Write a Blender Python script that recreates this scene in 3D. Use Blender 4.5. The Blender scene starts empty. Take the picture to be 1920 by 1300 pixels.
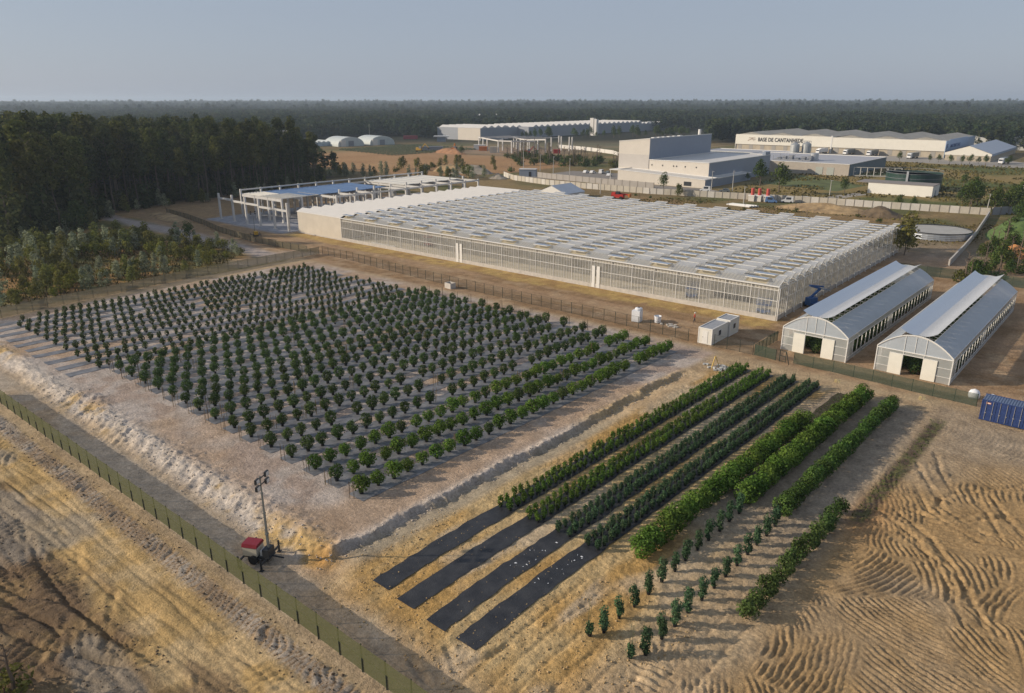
import bpy, math, random
import numpy as np
from mathutils import Vector, Matrix, Euler
PI = math.pi
rad = math.radians
S = bpy.context.scene
C = S.collection
random.seed(7)

# ------------------------------------------------------------------ camera
def set_camera(lens, pitch, roll, yaw, h):
    cd = bpy.data.cameras.new('camera'); cam = bpy.data.objects.new('camera', cd); C.objects.link(cam)
    cd.sensor_fit = 'HORIZONTAL'; cd.sensor_width = 36; cd.lens = lens
    cd.clip_start = 0.5; cd.clip_end = 20000
    fh = Vector((-math.sin(yaw), math.cos(yaw), 0)); r = Vector((math.cos(yaw), math.sin(yaw), 0)); u = Vector((0, 0, 1))
    fw = fh*math.cos(pitch) - u*math.sin(pitch); up = u*math.cos(pitch) + fh*math.sin(pitch)
    c, s = math.cos(roll), math.sin(roll)
    rr = r*c + up*s; uu = up*c - r*s
    m = Matrix((rr, uu, -fw)).transposed().to_4x4(); m.translation = Vector((0, 0, h))
    cam.matrix_world = m; S.camera = cam
set_camera(25.905, rad(18.4806), rad(-0.0582), rad(40.1876), 37.0)

# ------------------------------------------------------------------ light
SUN_AZ = (-0.771, -0.637)          # towards the sun, on the ground
SUN_EL = 22.0
w = bpy.data.worlds.new('World'); S.world = w; w.use_nodes = True
nt = w.node_tree; bg = nt.nodes['Background']
sky = nt.nodes.new('ShaderNodeTexSky'); sky.sky_type = 'NISHITA'; sky.sun_disc = False
sky.sun_elevation = rad(SUN_EL); sky.sun_rotation = math.atan2(SUN_AZ[0], SUN_AZ[1])
sky.altitude = 30; sky.air_density = 1.0; sky.dust_density = 1.0; sky.ozone_density = 1.0
hs = nt.nodes.new('ShaderNodeHueSaturation'); hs.inputs['Saturation'].default_value = 0.75
hz = nt.nodes.new('ShaderNodeMix'); hz.data_type = 'RGBA'; hz.inputs['Factor'].default_value = 0.78
hz.inputs['B'].default_value = (2.75, 3.2, 4.1, 1)             # thin even haze veil over the whole sky
nt.links.new(sky.outputs[0], hs.inputs['Color']); nt.links.new(hs.outputs[0], hz.inputs['A']); nt.links.new(hz.outputs['Result'], bg.inputs['Color'])
bg.inputs['Strength'].default_value = 0.12
sd = bpy.data.lights.new('sun', 'SUN'); so = bpy.data.objects.new('sun', sd); C.objects.link(so)
sd.energy = 4.7; sd.angle = rad(0.6); sd.color = (1.0, 0.87, 0.70)
d = Vector((SUN_AZ[0]*math.cos(rad(SUN_EL)), SUN_AZ[1]*math.cos(rad(SUN_EL)), math.sin(rad(SUN_EL))))
so.rotation_euler = d.to_track_quat('Z', 'Y').to_euler(); so.location = (0, 0, 60)
S.view_settings.view_transform = 'Standard'; S.view_settings.look = 'None'
S.view_settings.gamma = 1.0; S.view_settings.exposure = 0.0; S.view_settings.use_curve_mapping = False
S.cycles.max_bounces = 6; S.cycles.diffuse_bounces = 2; S.cycles.glossy_bounces = 2
S.cycles.transmission_bounces = 4; S.cycles.transparent_max_bounces = 14; S.cycles.volume_bounces = 0
S.cycles.use_denoising = True; S.cycles.denoiser = 'OPENIMAGEDENOISE'; S.cycles.denoising_input_passes = 'RGB_ALBEDO_NORMAL'; S.cycles.denoising_prefilter = 'ACCURATE'

# ------------------------------------------------------------------ materials
MAT = {}
def mat(name, col, rough=0.8, var=0.25, scale=3.0, bump=0.0, bscale=None, metal=0.0, spec=0.3, col2=None, stretch=None):
    """plain painted / earth / concrete surface: two tones mixed by noise, optional bump"""
    if name in MAT: return MAT[name]
    m = bpy.data.materials.new(name); m.use_nodes = True; n = m.node_tree; b = n.nodes['Principled BSDF']
    b.inputs['Roughness'].default_value = rough; b.inputs['Metallic'].default_value = metal
    b.inputs['Specular IOR Level'].default_value = spec
    tc = n.nodes.new('ShaderNodeTexCoord'); mp = n.nodes.new('ShaderNodeMapping')
    n.links.new(tc.outputs['Object'], mp.inputs['Vector'])
    if stretch: mp.inputs['Scale'].default_value = stretch
    no = n.nodes.new('ShaderNodeTexNoise'); no.inputs['Scale'].default_value = scale; no.inputs['Detail'].default_value = 6
    no.inputs['Roughness'].default_value = 0.65
    n.links.new(mp.outputs[0], no.inputs['Vector'])
    mx = n.nodes.new('ShaderNodeMix'); mx.data_type = 'RGBA'
    c2 = col2 or tuple(max(0, c*(1-var)) for c in col)
    mx.inputs['A'].default_value = (*c2, 1); mx.inputs['B'].default_value = (*[min(1, c*(1+var*0.4)) for c in col], 1)
    rp = n.nodes.new('ShaderNodeMapRange'); rp.inputs['From Min'].default_value = 0.3; rp.inputs['From Max'].default_value = 0.7
    n.links.new(no.outputs['Fac'], rp.inputs['Value']); n.links.new(rp.outputs[0], mx.inputs['Factor'])
    n.links.new(mx.outputs['Result'], b.inputs['Base Color'])
    if bump:
        n2 = n.nodes.new('ShaderNodeTexNoise'); n2.inputs['Scale'].default_value = bscale or scale*4; n2.inputs['Detail'].default_value = 5
        n.links.new(mp.outputs[0], n2.inputs['Vector'])
        bp = n.nodes.new('ShaderNodeBump'); bp.inputs['Strength'].default_value = bump; bp.inputs['Distance'].default_value = 0.1
        n.links.new(n2.outputs['Fac'], bp.inputs['Height']); n.links.new(bp.outputs[0], b.inputs['Normal'])
    MAT[name] = m
    return m
def ribbed(name, col, pitch, axis, rough=0.45, metal=0.0, depth=0.6, var=0.12):
    """profiled sheet metal: ribs from a wave texture as bump"""
    if name in MAT: return MAT[name]
    m = mat(name, col, rough, var, 0.35, metal=metal); n = m.node_tree; b = n.nodes['Principled BSDF']
    tc = n.nodes.new('ShaderNodeTexCoord'); wv = n.nodes.new('ShaderNodeTexWave'); wv.bands_direction = axis
    wv.inputs['Scale'].default_value = 0.314/pitch
    n.links.new(tc.outputs['Object'], wv.inputs['Vector'])
    bp = n.nodes.new('ShaderNodeBump'); bp.inputs['Strength'].default_value = depth; bp.inputs['Distance'].default_value = 0.05
    n.links.new(wv.outputs['Fac'], bp.inputs['Height']); n.links.new(bp.outputs[0], b.inputs['Normal'])
    return m
def leafmat(name, dark, light, trans=0.25, hue=0.03):
    if name in MAT: return MAT[name]
    m = bpy.data.materials.new(name); m.use_nodes = True; n = m.node_tree
    for x in list(n.nodes): n.nodes.remove(x)
    out = n.nodes.new('ShaderNodeOutputMaterial'); ge = n.nodes.new('ShaderNodeNewGeometry'); oi = n.nodes.new('ShaderNodeObjectInfo')
    mx = n.nodes.new('ShaderNodeMix'); mx.data_type = 'RGBA'
    mx.inputs['A'].default_value = (*dark, 1); mx.inputs['B'].default_value = (*light, 1)
    n.links.new(ge.outputs['Random Per Island'], mx.inputs['Factor'])
    h = n.nodes.new('ShaderNodeHueSaturation')
    mr = n.nodes.new('ShaderNodeMapRange'); mr.inputs['To Min'].default_value = 0.5-hue; mr.inputs['To Max'].default_value = 0.5+hue
    mv = n.nodes.new('ShaderNodeMapRange'); mv.inputs['To Min'].default_value = 0.75; mv.inputs['To Max'].default_value = 1.25
    n.links.new(oi.outputs['Random'], mr.inputs['Value']); n.links.new(mr.outputs[0], h.inputs['Hue'])
    wn = n.nodes.new('ShaderNodeMath'); wn.operation = 'FRACT'; wm = n.nodes.new('ShaderNodeMath'); wm.operation = 'MULTIPLY'
    wm.inputs[1].default_value = 7.31; n.links.new(oi.outputs['Random'], wm.inputs[0]); n.links.new(wm.outputs[0], wn.inputs[0])
    n.links.new(wn.outputs[0], mv.inputs['Value']); n.links.new(mv.outputs[0], h.inputs['Value'])
    n.links.new(mx.outputs['Result'], h.inputs['Color'])
    df = n.nodes.new('ShaderNodeBsdfDiffuse'); tr = n.nodes.new('ShaderNodeBsdfTranslucent'); ms = n.nodes.new('ShaderNodeMixShader')
    n.links.new(h.outputs[0], df.inputs['Color']); n.links.new(h.outputs[0], tr.inputs['Color'])
    ms.inputs[0].default_value = trans; n.links.new(df.outputs[0], ms.inputs[1]); n.links.new(tr.outputs[0], ms.inputs[2])
    n.links.new(ms.outputs[0], out.inputs['Surface'])
    MAT[name] = m
    return m
def sheetmat(name, col, opacity, gloss=0.06, rough=0.25, trans=0.3):
    """clear or milky sheet: part transparent, part diffuse/translucent, a little gloss"""
    if name in MAT: return MAT[name]
    m = bpy.data.materials.new(name); m.use_nodes = True; n = m.node_tree
    for x in list(n.nodes): n.nodes.remove(x)
    out = n.nodes.new('ShaderNodeOutputMaterial')
    df = n.nodes.new('ShaderNodeBsdfDiffuse'); tl = n.nodes.new('ShaderNodeBsdfTranslucent'); tp = n.nodes.new('ShaderNodeBsdfTransparent')
    gl = n.nodes.new('ShaderNodeBsdfGlossy'); gl.inputs['Roughness'].default_value = rough
    tc = n.nodes.new('ShaderNodeTexCoord'); no = n.nodes.new('ShaderNodeTexNoise'); no.inputs['Scale'].default_value = 0.6; no.inputs['Detail'].default_value = 4
    n.links.new(tc.outputs['Object'], no.inputs['Vector'])
    mr = n.nodes.new('ShaderNodeMapRange'); mr.inputs['To Min'].default_value = max(0, opacity-0.1); mr.inputs['To Max'].default_value = min(1, opacity+0.1)
    n.links.new(no.outputs['Fac'], mr.inputs['Value'])
    for x in (df, tl): x.inputs['Color'].default_value = (*col, 1)
    m1 = n.nodes.new('ShaderNodeMixShader'); m1.inputs[0].default_value = trans
    n.links.new(df.outputs[0], m1.inputs[1]); n.links.new(tl.outputs[0], m1.inputs[2])
    m2 = n.nodes.new('ShaderNodeMixShader'); n.links.new(mr.outputs[0], m2.inputs[0])
    n.links.new(tp.outputs[0], m2.inputs[1]); n.links.new(m1.outputs[0], m2.inputs[2])
    m3 = n.nodes.new('ShaderNodeMixShader'); lw = n.nodes.new('ShaderNodeLayerWeight'); lw.inputs['Blend'].default_value = gloss
    n.links.new(lw.outputs['Fresnel'], m3.inputs[0]); n.links.new(m2.outputs[0], m3.inputs[1]); n.links.new(gl.outputs[0], m3.inputs[2])
    n.links.new(m3.outputs[0], out.inputs['Surface'])
    MAT[name] = m
    return m
def netmat(name, col, opacity):
    m = sheetmat(name, col, opacity, gloss=0.01, rough=0.6, trans=0.25)
    return m

# ------------------------------------------------------------------ mesh building
class MB:
    def __init__(s): s.v = []; s.f = []; s.m = []; s.k = 0
    def add(s, vs, fs):
        b = len(s.v); s.v += [tuple(p) for p in vs]
        for q in fs: s.f.append(tuple(b+i for i in q)); s.m.append(s.k)
        return s
    def box(s, x0, y0, z0, x1, y1, z1):
        s.add([(x0,y0,z0),(x1,y0,z0),(x1,y1,z0),(x0,y1,z0),(x0,y0,z1),(x1,y0,z1),(x1,y1,z1),(x0,y1,z1)],
              [(0,3,2,1),(4,5,6,7),(0,1,5,4),(1,2,6,5),(2,3,7,6),(3,0,4,7)]); return s
    def cbox(s, c, d, rz=0.0, rx=0.0):
        M = Matrix.Translation(c) @ Matrix.Rotation(rz, 4, 'Z') @ Matrix.Rotation(rx, 4, 'X')
        P = [M @ Vector((sx*d[0]/2, sy*d[1]/2, sz*d[2]/2)) for sz in (-1,1) for sx, sy in ((-1,-1),(1,-1),(1,1),(-1,1))]
        s.add(P, [(0,3,2,1),(4,5,6,7),(0,1,5,4),(1,2,6,5),(2,3,7,6),(3,0,4,7)]); return s
    def tube(s, p0, p1, r0, r1=None, n=6, cap=True):
        p0 = Vector(p0); p1 = Vector(p1); r1 = r0 if r1 is None else r1
        a = (p1-p0).normalized(); t = Vector((0,0,1)) if abs(a.z) < 0.9 else Vector((1,0,0))
        u = a.cross(t).normalized(); w_ = a.cross(u)
        P = []
        for p, r in ((p0, r0), (p1, r1)):
            for i in range(n):
                q = 2*PI*(i+0.5)/n; P.append(p + u*(r*math.cos(q)) + w_*(r*math.sin(q)))
        F = [(i, i+n, (i+1) % n + n, (i+1) % n) for i in range(n)]
        if cap: F += [tuple(range(n)), tuple(range(2*n-1, n-1, -1))]
        s.add(P, F); return s
    def bar(s, p0, p1, wd, ht=None):
        p0 = Vector(p0); p1 = Vector(p1); ht = wd if ht is None else ht
        a = (p1-p0).normalized(); t = Vector((0,0,1)) if abs(a.z) < 0.95 else Vector((0,1,0))
        u = a.cross(t).normalized(); w_ = u.cross(a)
        P = [p + u*(i*wd/2) + w_*(j*ht/2) for p in (p0, p1) for i, j in ((-1,-1),(1,-1),(1,1),(-1,1))]
        s.add(P, [(0,3,2,1),(4,5,6,7),(0,1,5,4),(1,2,6,5),(2,3,7,6),(3,0,4,7)]); return s
    def quad(s, *p): s.add(p, [tuple(range(len(p)))]); return s
    def prism(s, poly, z0, z1):
        n = len(poly); P = [(x,y,z0) for x,y in poly] + [(x,y,z1) for x,y in poly]
        F = [(i, (i+1) % n, (i+1) % n+n, i+n) for i in range(n)] + [tuple(range(n-1,-1,-1)), tuple(range(n,2*n))]
        s.add(P, F); return s
    def extr(s, prof, x0, x1, axis='x'):
        """profile [(a,z)] swept along x (a=y) or along y (a=x)"""
        n = len(prof)
        P = [((x, a, z) if axis == 'x' else (a, x, z)) for x in (x0, x1) for a, z in prof]
        F = [(i, (i+1) % n, (i+1) % n+n, i+n) for i in range(n)] + [tuple(range(n-1,-1,-1)), tuple(range(n,2*n))]
        s.add(P, F); return s
    def lathe(s, prof, c=(0,0,0), n=16):
        P = []; F = []
        for r, z in prof:
            for i in range(n): q = 2*PI*i/n; P.append((c[0]+r*math.cos(q), c[1]+r*math.sin(q), c[2]+z))
        for k in range(len(prof)-1):
            for i in range(n): F.append((k*n+i, k*n+(i+1) % n, (k+1)*n+(i+1) % n, (k+1)*n+i))
        F.append(tuple(range(n-1,-1,-1))); F.append(tuple(range((len(prof)-1)*n, len(prof)*n)))
        s.add(P, F); return s
    def mesh(s, name, mats, smooth=False):
        me = bpy.data.meshes.new(name); me.from_pydata(s.v, [], s.f)
        for m in (mats if isinstance(mats, (list, tuple)) else [mats]): me.materials.append(m)
        if any(s.m): me.polygons.foreach_set('material_index', s.m)
        if smooth: me.polygons.foreach_set('use_smooth', [True]*len(me.polygons))
        me.update(); return me
    def build(s, name, mats, parent=None, smooth=False, loc=None):
        o = bpy.data.objects.new(name, s.mesh(name, mats, smooth)); C.objects.link(o)
        if parent: o.parent = parent
        if loc: o.location = loc
        return o
def obj(name, me, parent=None, loc=(0,0,0), rz=0.0, sc=1.0):
    o = bpy.data.objects.new(name, me); C.objects.link(o)
    if parent: o.parent = parent
    o.location = loc; o.rotation_euler = (0,0,rz)
    o.scale = sc if isinstance(sc, (tuple, list)) else (sc, sc, sc)
    return o
def tag(o, label, cat, group=None):
    o['label'] = label; o['category'] = cat
    if group: o['group'] = group
    return o
def thing(name, label, cat, loc=(0,0,0), rz=0.0, group=None, sc=1.0):
    o = bpy.data.objects.new(name, None); C.objects.link(o); o.empty_display_size = 0.3
    o.location = loc; o.rotation_euler = (0,0,rz); o.scale = (sc, sc, sc)
    return tag(o, label, cat, group)
def struct(o): o['kind'] = 'structure'; return o
def stuff(o): o['kind'] = 'stuff'; return o
ORD = ['zeroth','first','second','third','fourth','fifth','sixth','seventh','eighth','ninth','tenth','eleventh','twelfth','thirteenth',
       'fourteenth','fifteenth','sixteenth','seventeenth','eighteenth','nineteenth','twentieth']
def ordn(i):
    if i <= 20: return ORD[i]
    t = ['','','twenty','thirty','forty','fifty','sixty','seventy'][i//10]
    return (t+'-'+ORD[i % 10]) if i % 10 else t[:-1]+'ieth'

# numpy noise
def hsh(i, j, s): 
    a = np.sin(i*127.1 + j*311.7 + s*74.7)*43758.5453
    return a - np.floor(a)
def vn(x, y, s=0):
    i = np.floor(x); j = np.floor(y); u = x-i; v = y-j; u = u*u*(3-2*u); v = v*v*(3-2*v)
    return (hsh(i,j,s)*(1-u)+hsh(i+1,j,s)*u)*(1-v) + (hsh(i,j+1,s)*(1-u)+hsh(i+1,j+1,s)*u)*v
def fbm(x, y, s=0, o=4):
    r = 0; a = 0.5; t = 0
    for k in range(o): r = r + a*vn(x*2**k, y*2**k, s+k*13); t += a; a *= 0.5
    return r/t
def sstep(a, b, x): t = np.clip((x-a)/(b-a), 0, 1); return t*t*(3-2*t)
# ------------------------------------------------------------------ ground: one sheet to the horizon
TILT = 0.0276                       # the plant rows run slightly off the greenhouse axis
def rx(x0, y): return x0 + (y-40.0)*TILT
RUTS = [[(-10.4,77.6),(-8.4,73.6),(-4.6,71.2),(-1.2,72.6),(.6,76)],[(-11.6,77.2),(-9.4,72.2),(-4.8,69.6),(-.2,71)],[(-13,69.5),(-9,66.2),(-5.5,60.5),(-3.6,56)],[(-12,70.6),(-8,67.2),(-4.4,61.2),(-2.4,57)],[(-12.7,82.4),(-11.1,78.9),(-9.0,75.7),(-8.0,75.3)], [(-11.6,86.3),(-10.1,81.2),(-8.2,77.7)],
        [(-8.3,72.4),(-8.9,73.2),(-9.1,75.0),(-8.2,77.7),(-5.9,80.6),(-3.2,83.8)], [(-5.8,79.8),(-4.0,76.7),(-1.8,72.7)],
        [(-11.1,71.4),(-8.3,71.2),(-5.3,73.8),(-2.4,77.4)], [(-10.4,66.6),(-7.8,64.5),(-4.9,62.1)], [(-13.2,78.6),(-12.4,80.9)],
        [(-6.6,77.9),(-5.0,75.2),(-3.2,71.0)],
        [(-75,16.5),(-62,14.6),(-50,15.4)], [(-66,18.4),(-58,15.2),(-53,10.5)], [(-82,17.4),(-70,18.2),(-60,16.6)], [(-57,17.5),(-50,14.0),(-47,9.5)],
        [(-34.2,29.4),(-32.5,27.6),(-30.0,26.9)], [(-31.5,30.2),(-29.6,29.0),(-28.2,33.0)]]
random.seed(3)
CELLS = [(random.uniform(-24,12), random.uniform(18,100), .69+random.choice((0,PI))+random.gauss(0,.75), random.uniform(5,22), random.uniform(0.43,0.60)) for _ in range(110)]
CELLS2 = [(random.uniform(-104,-34), random.uniform(8,24), .69+random.choice((0,PI))+random.gauss(0,.7), random.uniform(6,22), random.uniform(0.55,0.8)) for _ in range(60)]
def arcs(X, Y, cells, mask):
    """ridges pressed by crawler tracks: each cell holds arcs about its own far centre"""
    out = np.zeros_like(X); ix = np.nonzero(mask.ravel() > 0.01)[0]
    if len(ix) == 0: return out
    x = X.ravel()[ix]; y = Y.ravel()[ix]
    xw = x + (fbm(x*0.25, y*0.25, 5, 3)-.5)*5; yw = y + (fbm(x*0.25, y*0.25, 9, 3)-.5)*5
    d1 = np.full(x.shape, 1e9); d2 = d1.copy(); k1 = np.zeros(x.shape, int)
    for k, c in enumerate(cells):
        dd = (xw-c[0])**2 + (yw-c[1])**2
        nw = dd < d1; d2 = np.where(nw, d1, np.minimum(d2, dd)); d1 = np.where(nw, dd, d1); k1 = np.where(nw, k, k1)
    cc = np.array(cells)[k1]
    px = cc[:,0]+np.cos(cc[:,2])*cc[:,3]; py = cc[:,1]+np.sin(cc[:,2])*cc[:,3]
    wob = (fbm(x*0.9, y*0.9, 3, 2)-.5)*0.38
    ph = (np.hypot(x-px, y-py)+wob)/cc[:,4]
    edge = sstep(0.0, 0.9, np.sqrt(d2)-np.sqrt(d1))
    amp = 0.55+0.7*vn(x*0.3, y*0.3, 21)
    f = ph-np.floor(ph); r = np.where(f < .60, f/.60, (1-f)/.40)**1.5        # steep on one side, sharp crest
    out.ravel()[ix] = (r-0.4)*edge*amp*mask.ravel()[ix]
    return out
def height(X, Y):
    X = np.asarray(X, float); Y = np.asarray(Y, float)
    wb = (fbm(X*0.12, Y*0.12, 1, 3)-.5)
    z = np.zeros_like(X)
    # bank south of the potted field, road and fence strip below it
    e = Y - (32.0 + wb*3.0) ; west = sstep(-300,-150, X)
    dropS = 0.62*(1-sstep(-2.6, 0.3, e))*(1-sstep(-45.5,-42.5, X))
    lower = 0.62*(1-sstep(24, 40, Y))*sstep(-45.5,-42.5, X)
    z -= (dropS+lower)
    rough = fbm(X*0.9, Y*0.9, 4, 4)-.5; rough2 = fbm(X*2.3, Y*2.3, 8, 3)-.5
    bank = np.exp(-((e+0.5)/1.6)**2)*(1-sstep(-47.0,-45.0, X))
    z += bank*(0.26 + rough*0.40 + rough2*0.45)
    # gullies running down the bank
    gul = np.abs(vn(X*1.1+Y*0.5, Y*0.22, 31)-.5)*2
    z -= np.exp(-((e+1.4)/1.2)**2)*(1-sstep(-47.0,-45.0, X))*(1-gul)*0.30
    # berm on the east edge and the ditch below it
    xe = X - rx(-47.0, Y) - (fbm(Y*0.25, Y*0, 6, 3)-.5)*1.4
    on = sstep(30.5, 33, Y)*(1-sstep(88, 94, Y))
    cr = (fbm(X*1.3,Y*1.3,44,3)-.5)
    xe2 = xe + cr*0.9
    z += on*(np.exp(-((xe2+0.15)/0.35)**2)*(0.10+rough2*0.45) - 0.48*sstep(0.0,0.34,xe2)*(1-sstep(0.5,3.4,xe)))
    z += on*np.exp(-((xe-0.9)/0.5)**2)*(rough2*0.35)
    # everything a little uneven
    near = (1-sstep(110, 160, Y))*sstep(-170,-150, X)*(1-sstep(20,60,X))
    field = sstep(34,36,Y)*(1-sstep(-50,-47.5,X))
    road = np.exp(-((Y-27.2)/1.9)**4)*(1-sstep(-44,-38,X))
    lumpy = near*(1-0.75*field)*(1-0.6*road)
    z += lumpy*((fbm(X*0.35,Y*0.35,2,3)-.5)*0.16 + rough*0.055 + rough2*0.06)
    z += near*field*(rough2*0.05+rough*0.04)*(1-sstep(-52,-50,X)*.0)
    # dug-over sandy beds between the mats
    beds = sstep(-44.5,-42.5,X)*(1-sstep(-15,-13.5,X))*sstep(28,31,Y)*(1-sstep(97,99,Y))
    z += beds*(rough2*0.15+rough*.03)
    for gx in (-28.25,-26.5,-24.8,-23.0,-17.8,-16.0,-21.2,-19.4):
        top = 44.0 if gx < -25 else (47.0 if gx > -18.5 else 38.5)
        z -= 0.10*np.exp(-((X-rx(gx,Y)-(fbm(Y*.3,Y*0,12,2)-.5)*.4)/0.16)**2)*sstep(24,28,Y)*(1-sstep(top-2,top,Y))
    matm = np.zeros_like(X)
    for mx_, mw_ in ((-40.55,1.0),(-37.2,1.02),(-33.7,1.02),(-30.55,1.0)):
        matm = np.maximum(matm, (1-sstep(mw_, mw_+.3, np.abs(X-rx(mx_,Y))))*sstep(30.6,31.2,Y)*(1-sstep(98.4,99,Y)))
    smooth = -0.62*(1-sstep(24, 40, Y)) + (fbm(X*0.35,Y*0.35,2,3)-.5)*0.10
    z = z*(1-matm) + smooth*matm
    # crawler-track ground on the right
    m = sstep(-15.0,-13.6, X + (Y-62)*0.03 + wb*1.5)*(1-sstep(93,99,Y + wb*6)); m = np.maximum(m, sstep(-20.5,-18.5,X+wb*4)*(1-sstep(39,43,Y+wb*5)))
    m = m*near*(1-0.55*sstep(84,92,Y))
    z += 0.225*arcs(X, Y, CELLS, m)*(1-.35*sstep(62,85,Y))
    z += m*((fbm(X*.5,Y*.5,14,3)-.5)*0.06)
    # churned strip outside the long fence and bulldozed ground left of it
    band = np.exp(-((Y-(22.7+0.15*np.sin(X*.3)))/0.9)**4)*(1-sstep(-32,-28,X))
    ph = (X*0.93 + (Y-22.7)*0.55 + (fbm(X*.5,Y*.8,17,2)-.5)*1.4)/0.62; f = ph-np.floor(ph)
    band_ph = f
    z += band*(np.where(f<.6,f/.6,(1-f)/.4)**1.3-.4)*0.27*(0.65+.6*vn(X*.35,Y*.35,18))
    left = (1-sstep(20.5,21.8,Y))*(1-sstep(-34,-30,X))
    m2 = left*np.maximum(sstep(0.50,0.62, fbm(X*0.13,Y*0.16,23,3)), (1-sstep(15.5,17.5,Y+wb*4))*(1-sstep(-50,-44,X+wb*8)))
    z += 0.26*arcs(X, Y, CELLS2, m2)
    z += left*((fbm(X*.16+3,Y*.5,41,4)-.5)*0.55)
    for q in range(15):                                                # long wheel lines
        yy = 21.2-q*0.62; z -= left*(0.05+.09*vn(X*.12,X*0,70+q))*np.exp(-((Y-yy-(fbm(X*.05,X*0,50+q,2)-.5)*3.0)/0.15)**2)
    chn = (1-sstep(15.2,17.6,Y+wb*5))*(1-sstep(-52,-45,X+wb*9))
    for q in range(9):                                                 # deep ruts fanning through the dug-over corner
        cy = 17.5-q*1.15+(X+62)*(.10+.05*q)*.8
        z -= chn*0.32*np.clip(fbm(X*.3,Y*.3,101+q,2)*2-.5,0,1)*np.exp(-((Y-cy-(fbm(X*.12,X*0,111+q,2)-.5)*2.2)/0.27)**2)
    for pl in RUTS:
        for (ax,ay),(bx,by) in zip(pl[:-1], pl[1:]):
            bb = (X > min(ax,bx)-2)&(X < max(ax,bx)+2)&(Y > min(ay,by)-2)&(Y < max(ay,by)+2)
            if not bb.any(): continue
            dx, dy = bx-ax, by-ay; t = np.clip(((X-ax)*dx+(Y-ay)*dy)/(dx*dx+dy*dy),0,1)
            dd = np.hypot(X-ax-t*dx, Y-ay-t*dy)
            am = np.clip(fbm(X[bb]*.7, Y[bb]*.7, 91, 3)*1.8-.15, .3, 1) if X.ndim else 1
            dj = dd[bb] + (fbm(X[bb]*1.1, Y[bb]*1.1, 93, 3)-.5)*.5
            z[bb] = z[bb] - am*(0.15*np.exp(-(dj/0.22)**2) - 0.06*np.exp(-((dj-0.48)/0.2)**2))
    # far hills
    dist = np.hypot(X, Y)
    z += 8*sstep(1800,5200,dist)*(0.75+0.5*fbm(X/1700, Y/1700, 60, 3))*sstep(0,1,1)
    return z
def gz(x, y):
    i = min(max(int(np.searchsorted(gx_, x))-1, 0), len(gx_)-2); j = min(max(int(np.searchsorted(gy_, y))-1, 0), len(gy_)-2)
    u = (x-gx_[i])/(gx_[i+1]-gx_[i]); v = (y-gy_[j])/(gy_[j+1]-gy_[j])
    return float((GZ[j,i]*(1-u)+GZ[j,i+1]*u)*(1-v)+(GZ[j+1,i]*(1-u)+GZ[j+1,i+1]*u)*v)
def axis(segs, lo, hi):
    """segs: [(start, end, step)] contiguous; geometric growth beyond"""
    a = []
    for s0, s1, st in segs:
        n = max(1, int(round((s1-s0)/st))); a += [s0+(s1-s0)*i/n for i in range(n)]
    a.append(segs[-1][1])
    st = segs[-1][2]
    while a[-1] < hi: st *= 1.16; a.append(a[-1]+st)
    b = []; st = segs[0][2]; x = segs[0][0]
    while x > lo: st *= 1.16; x -= st; b.append(x)
    return np.array(b[::-1]+a)
gx_ = axis([(-330,-165,3.0),(-165,-105,0.55),(-105,-34,0.21),(-34,4,0.125),(4,40,0.8)], -9000, 5000)
gy_ = axis([(-6,6,1.5),(6,25,0.16),(25,72,0.135),(72,101,0.19),(101,130,0.6),(130,420,4.0)], -400, 9500)
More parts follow.
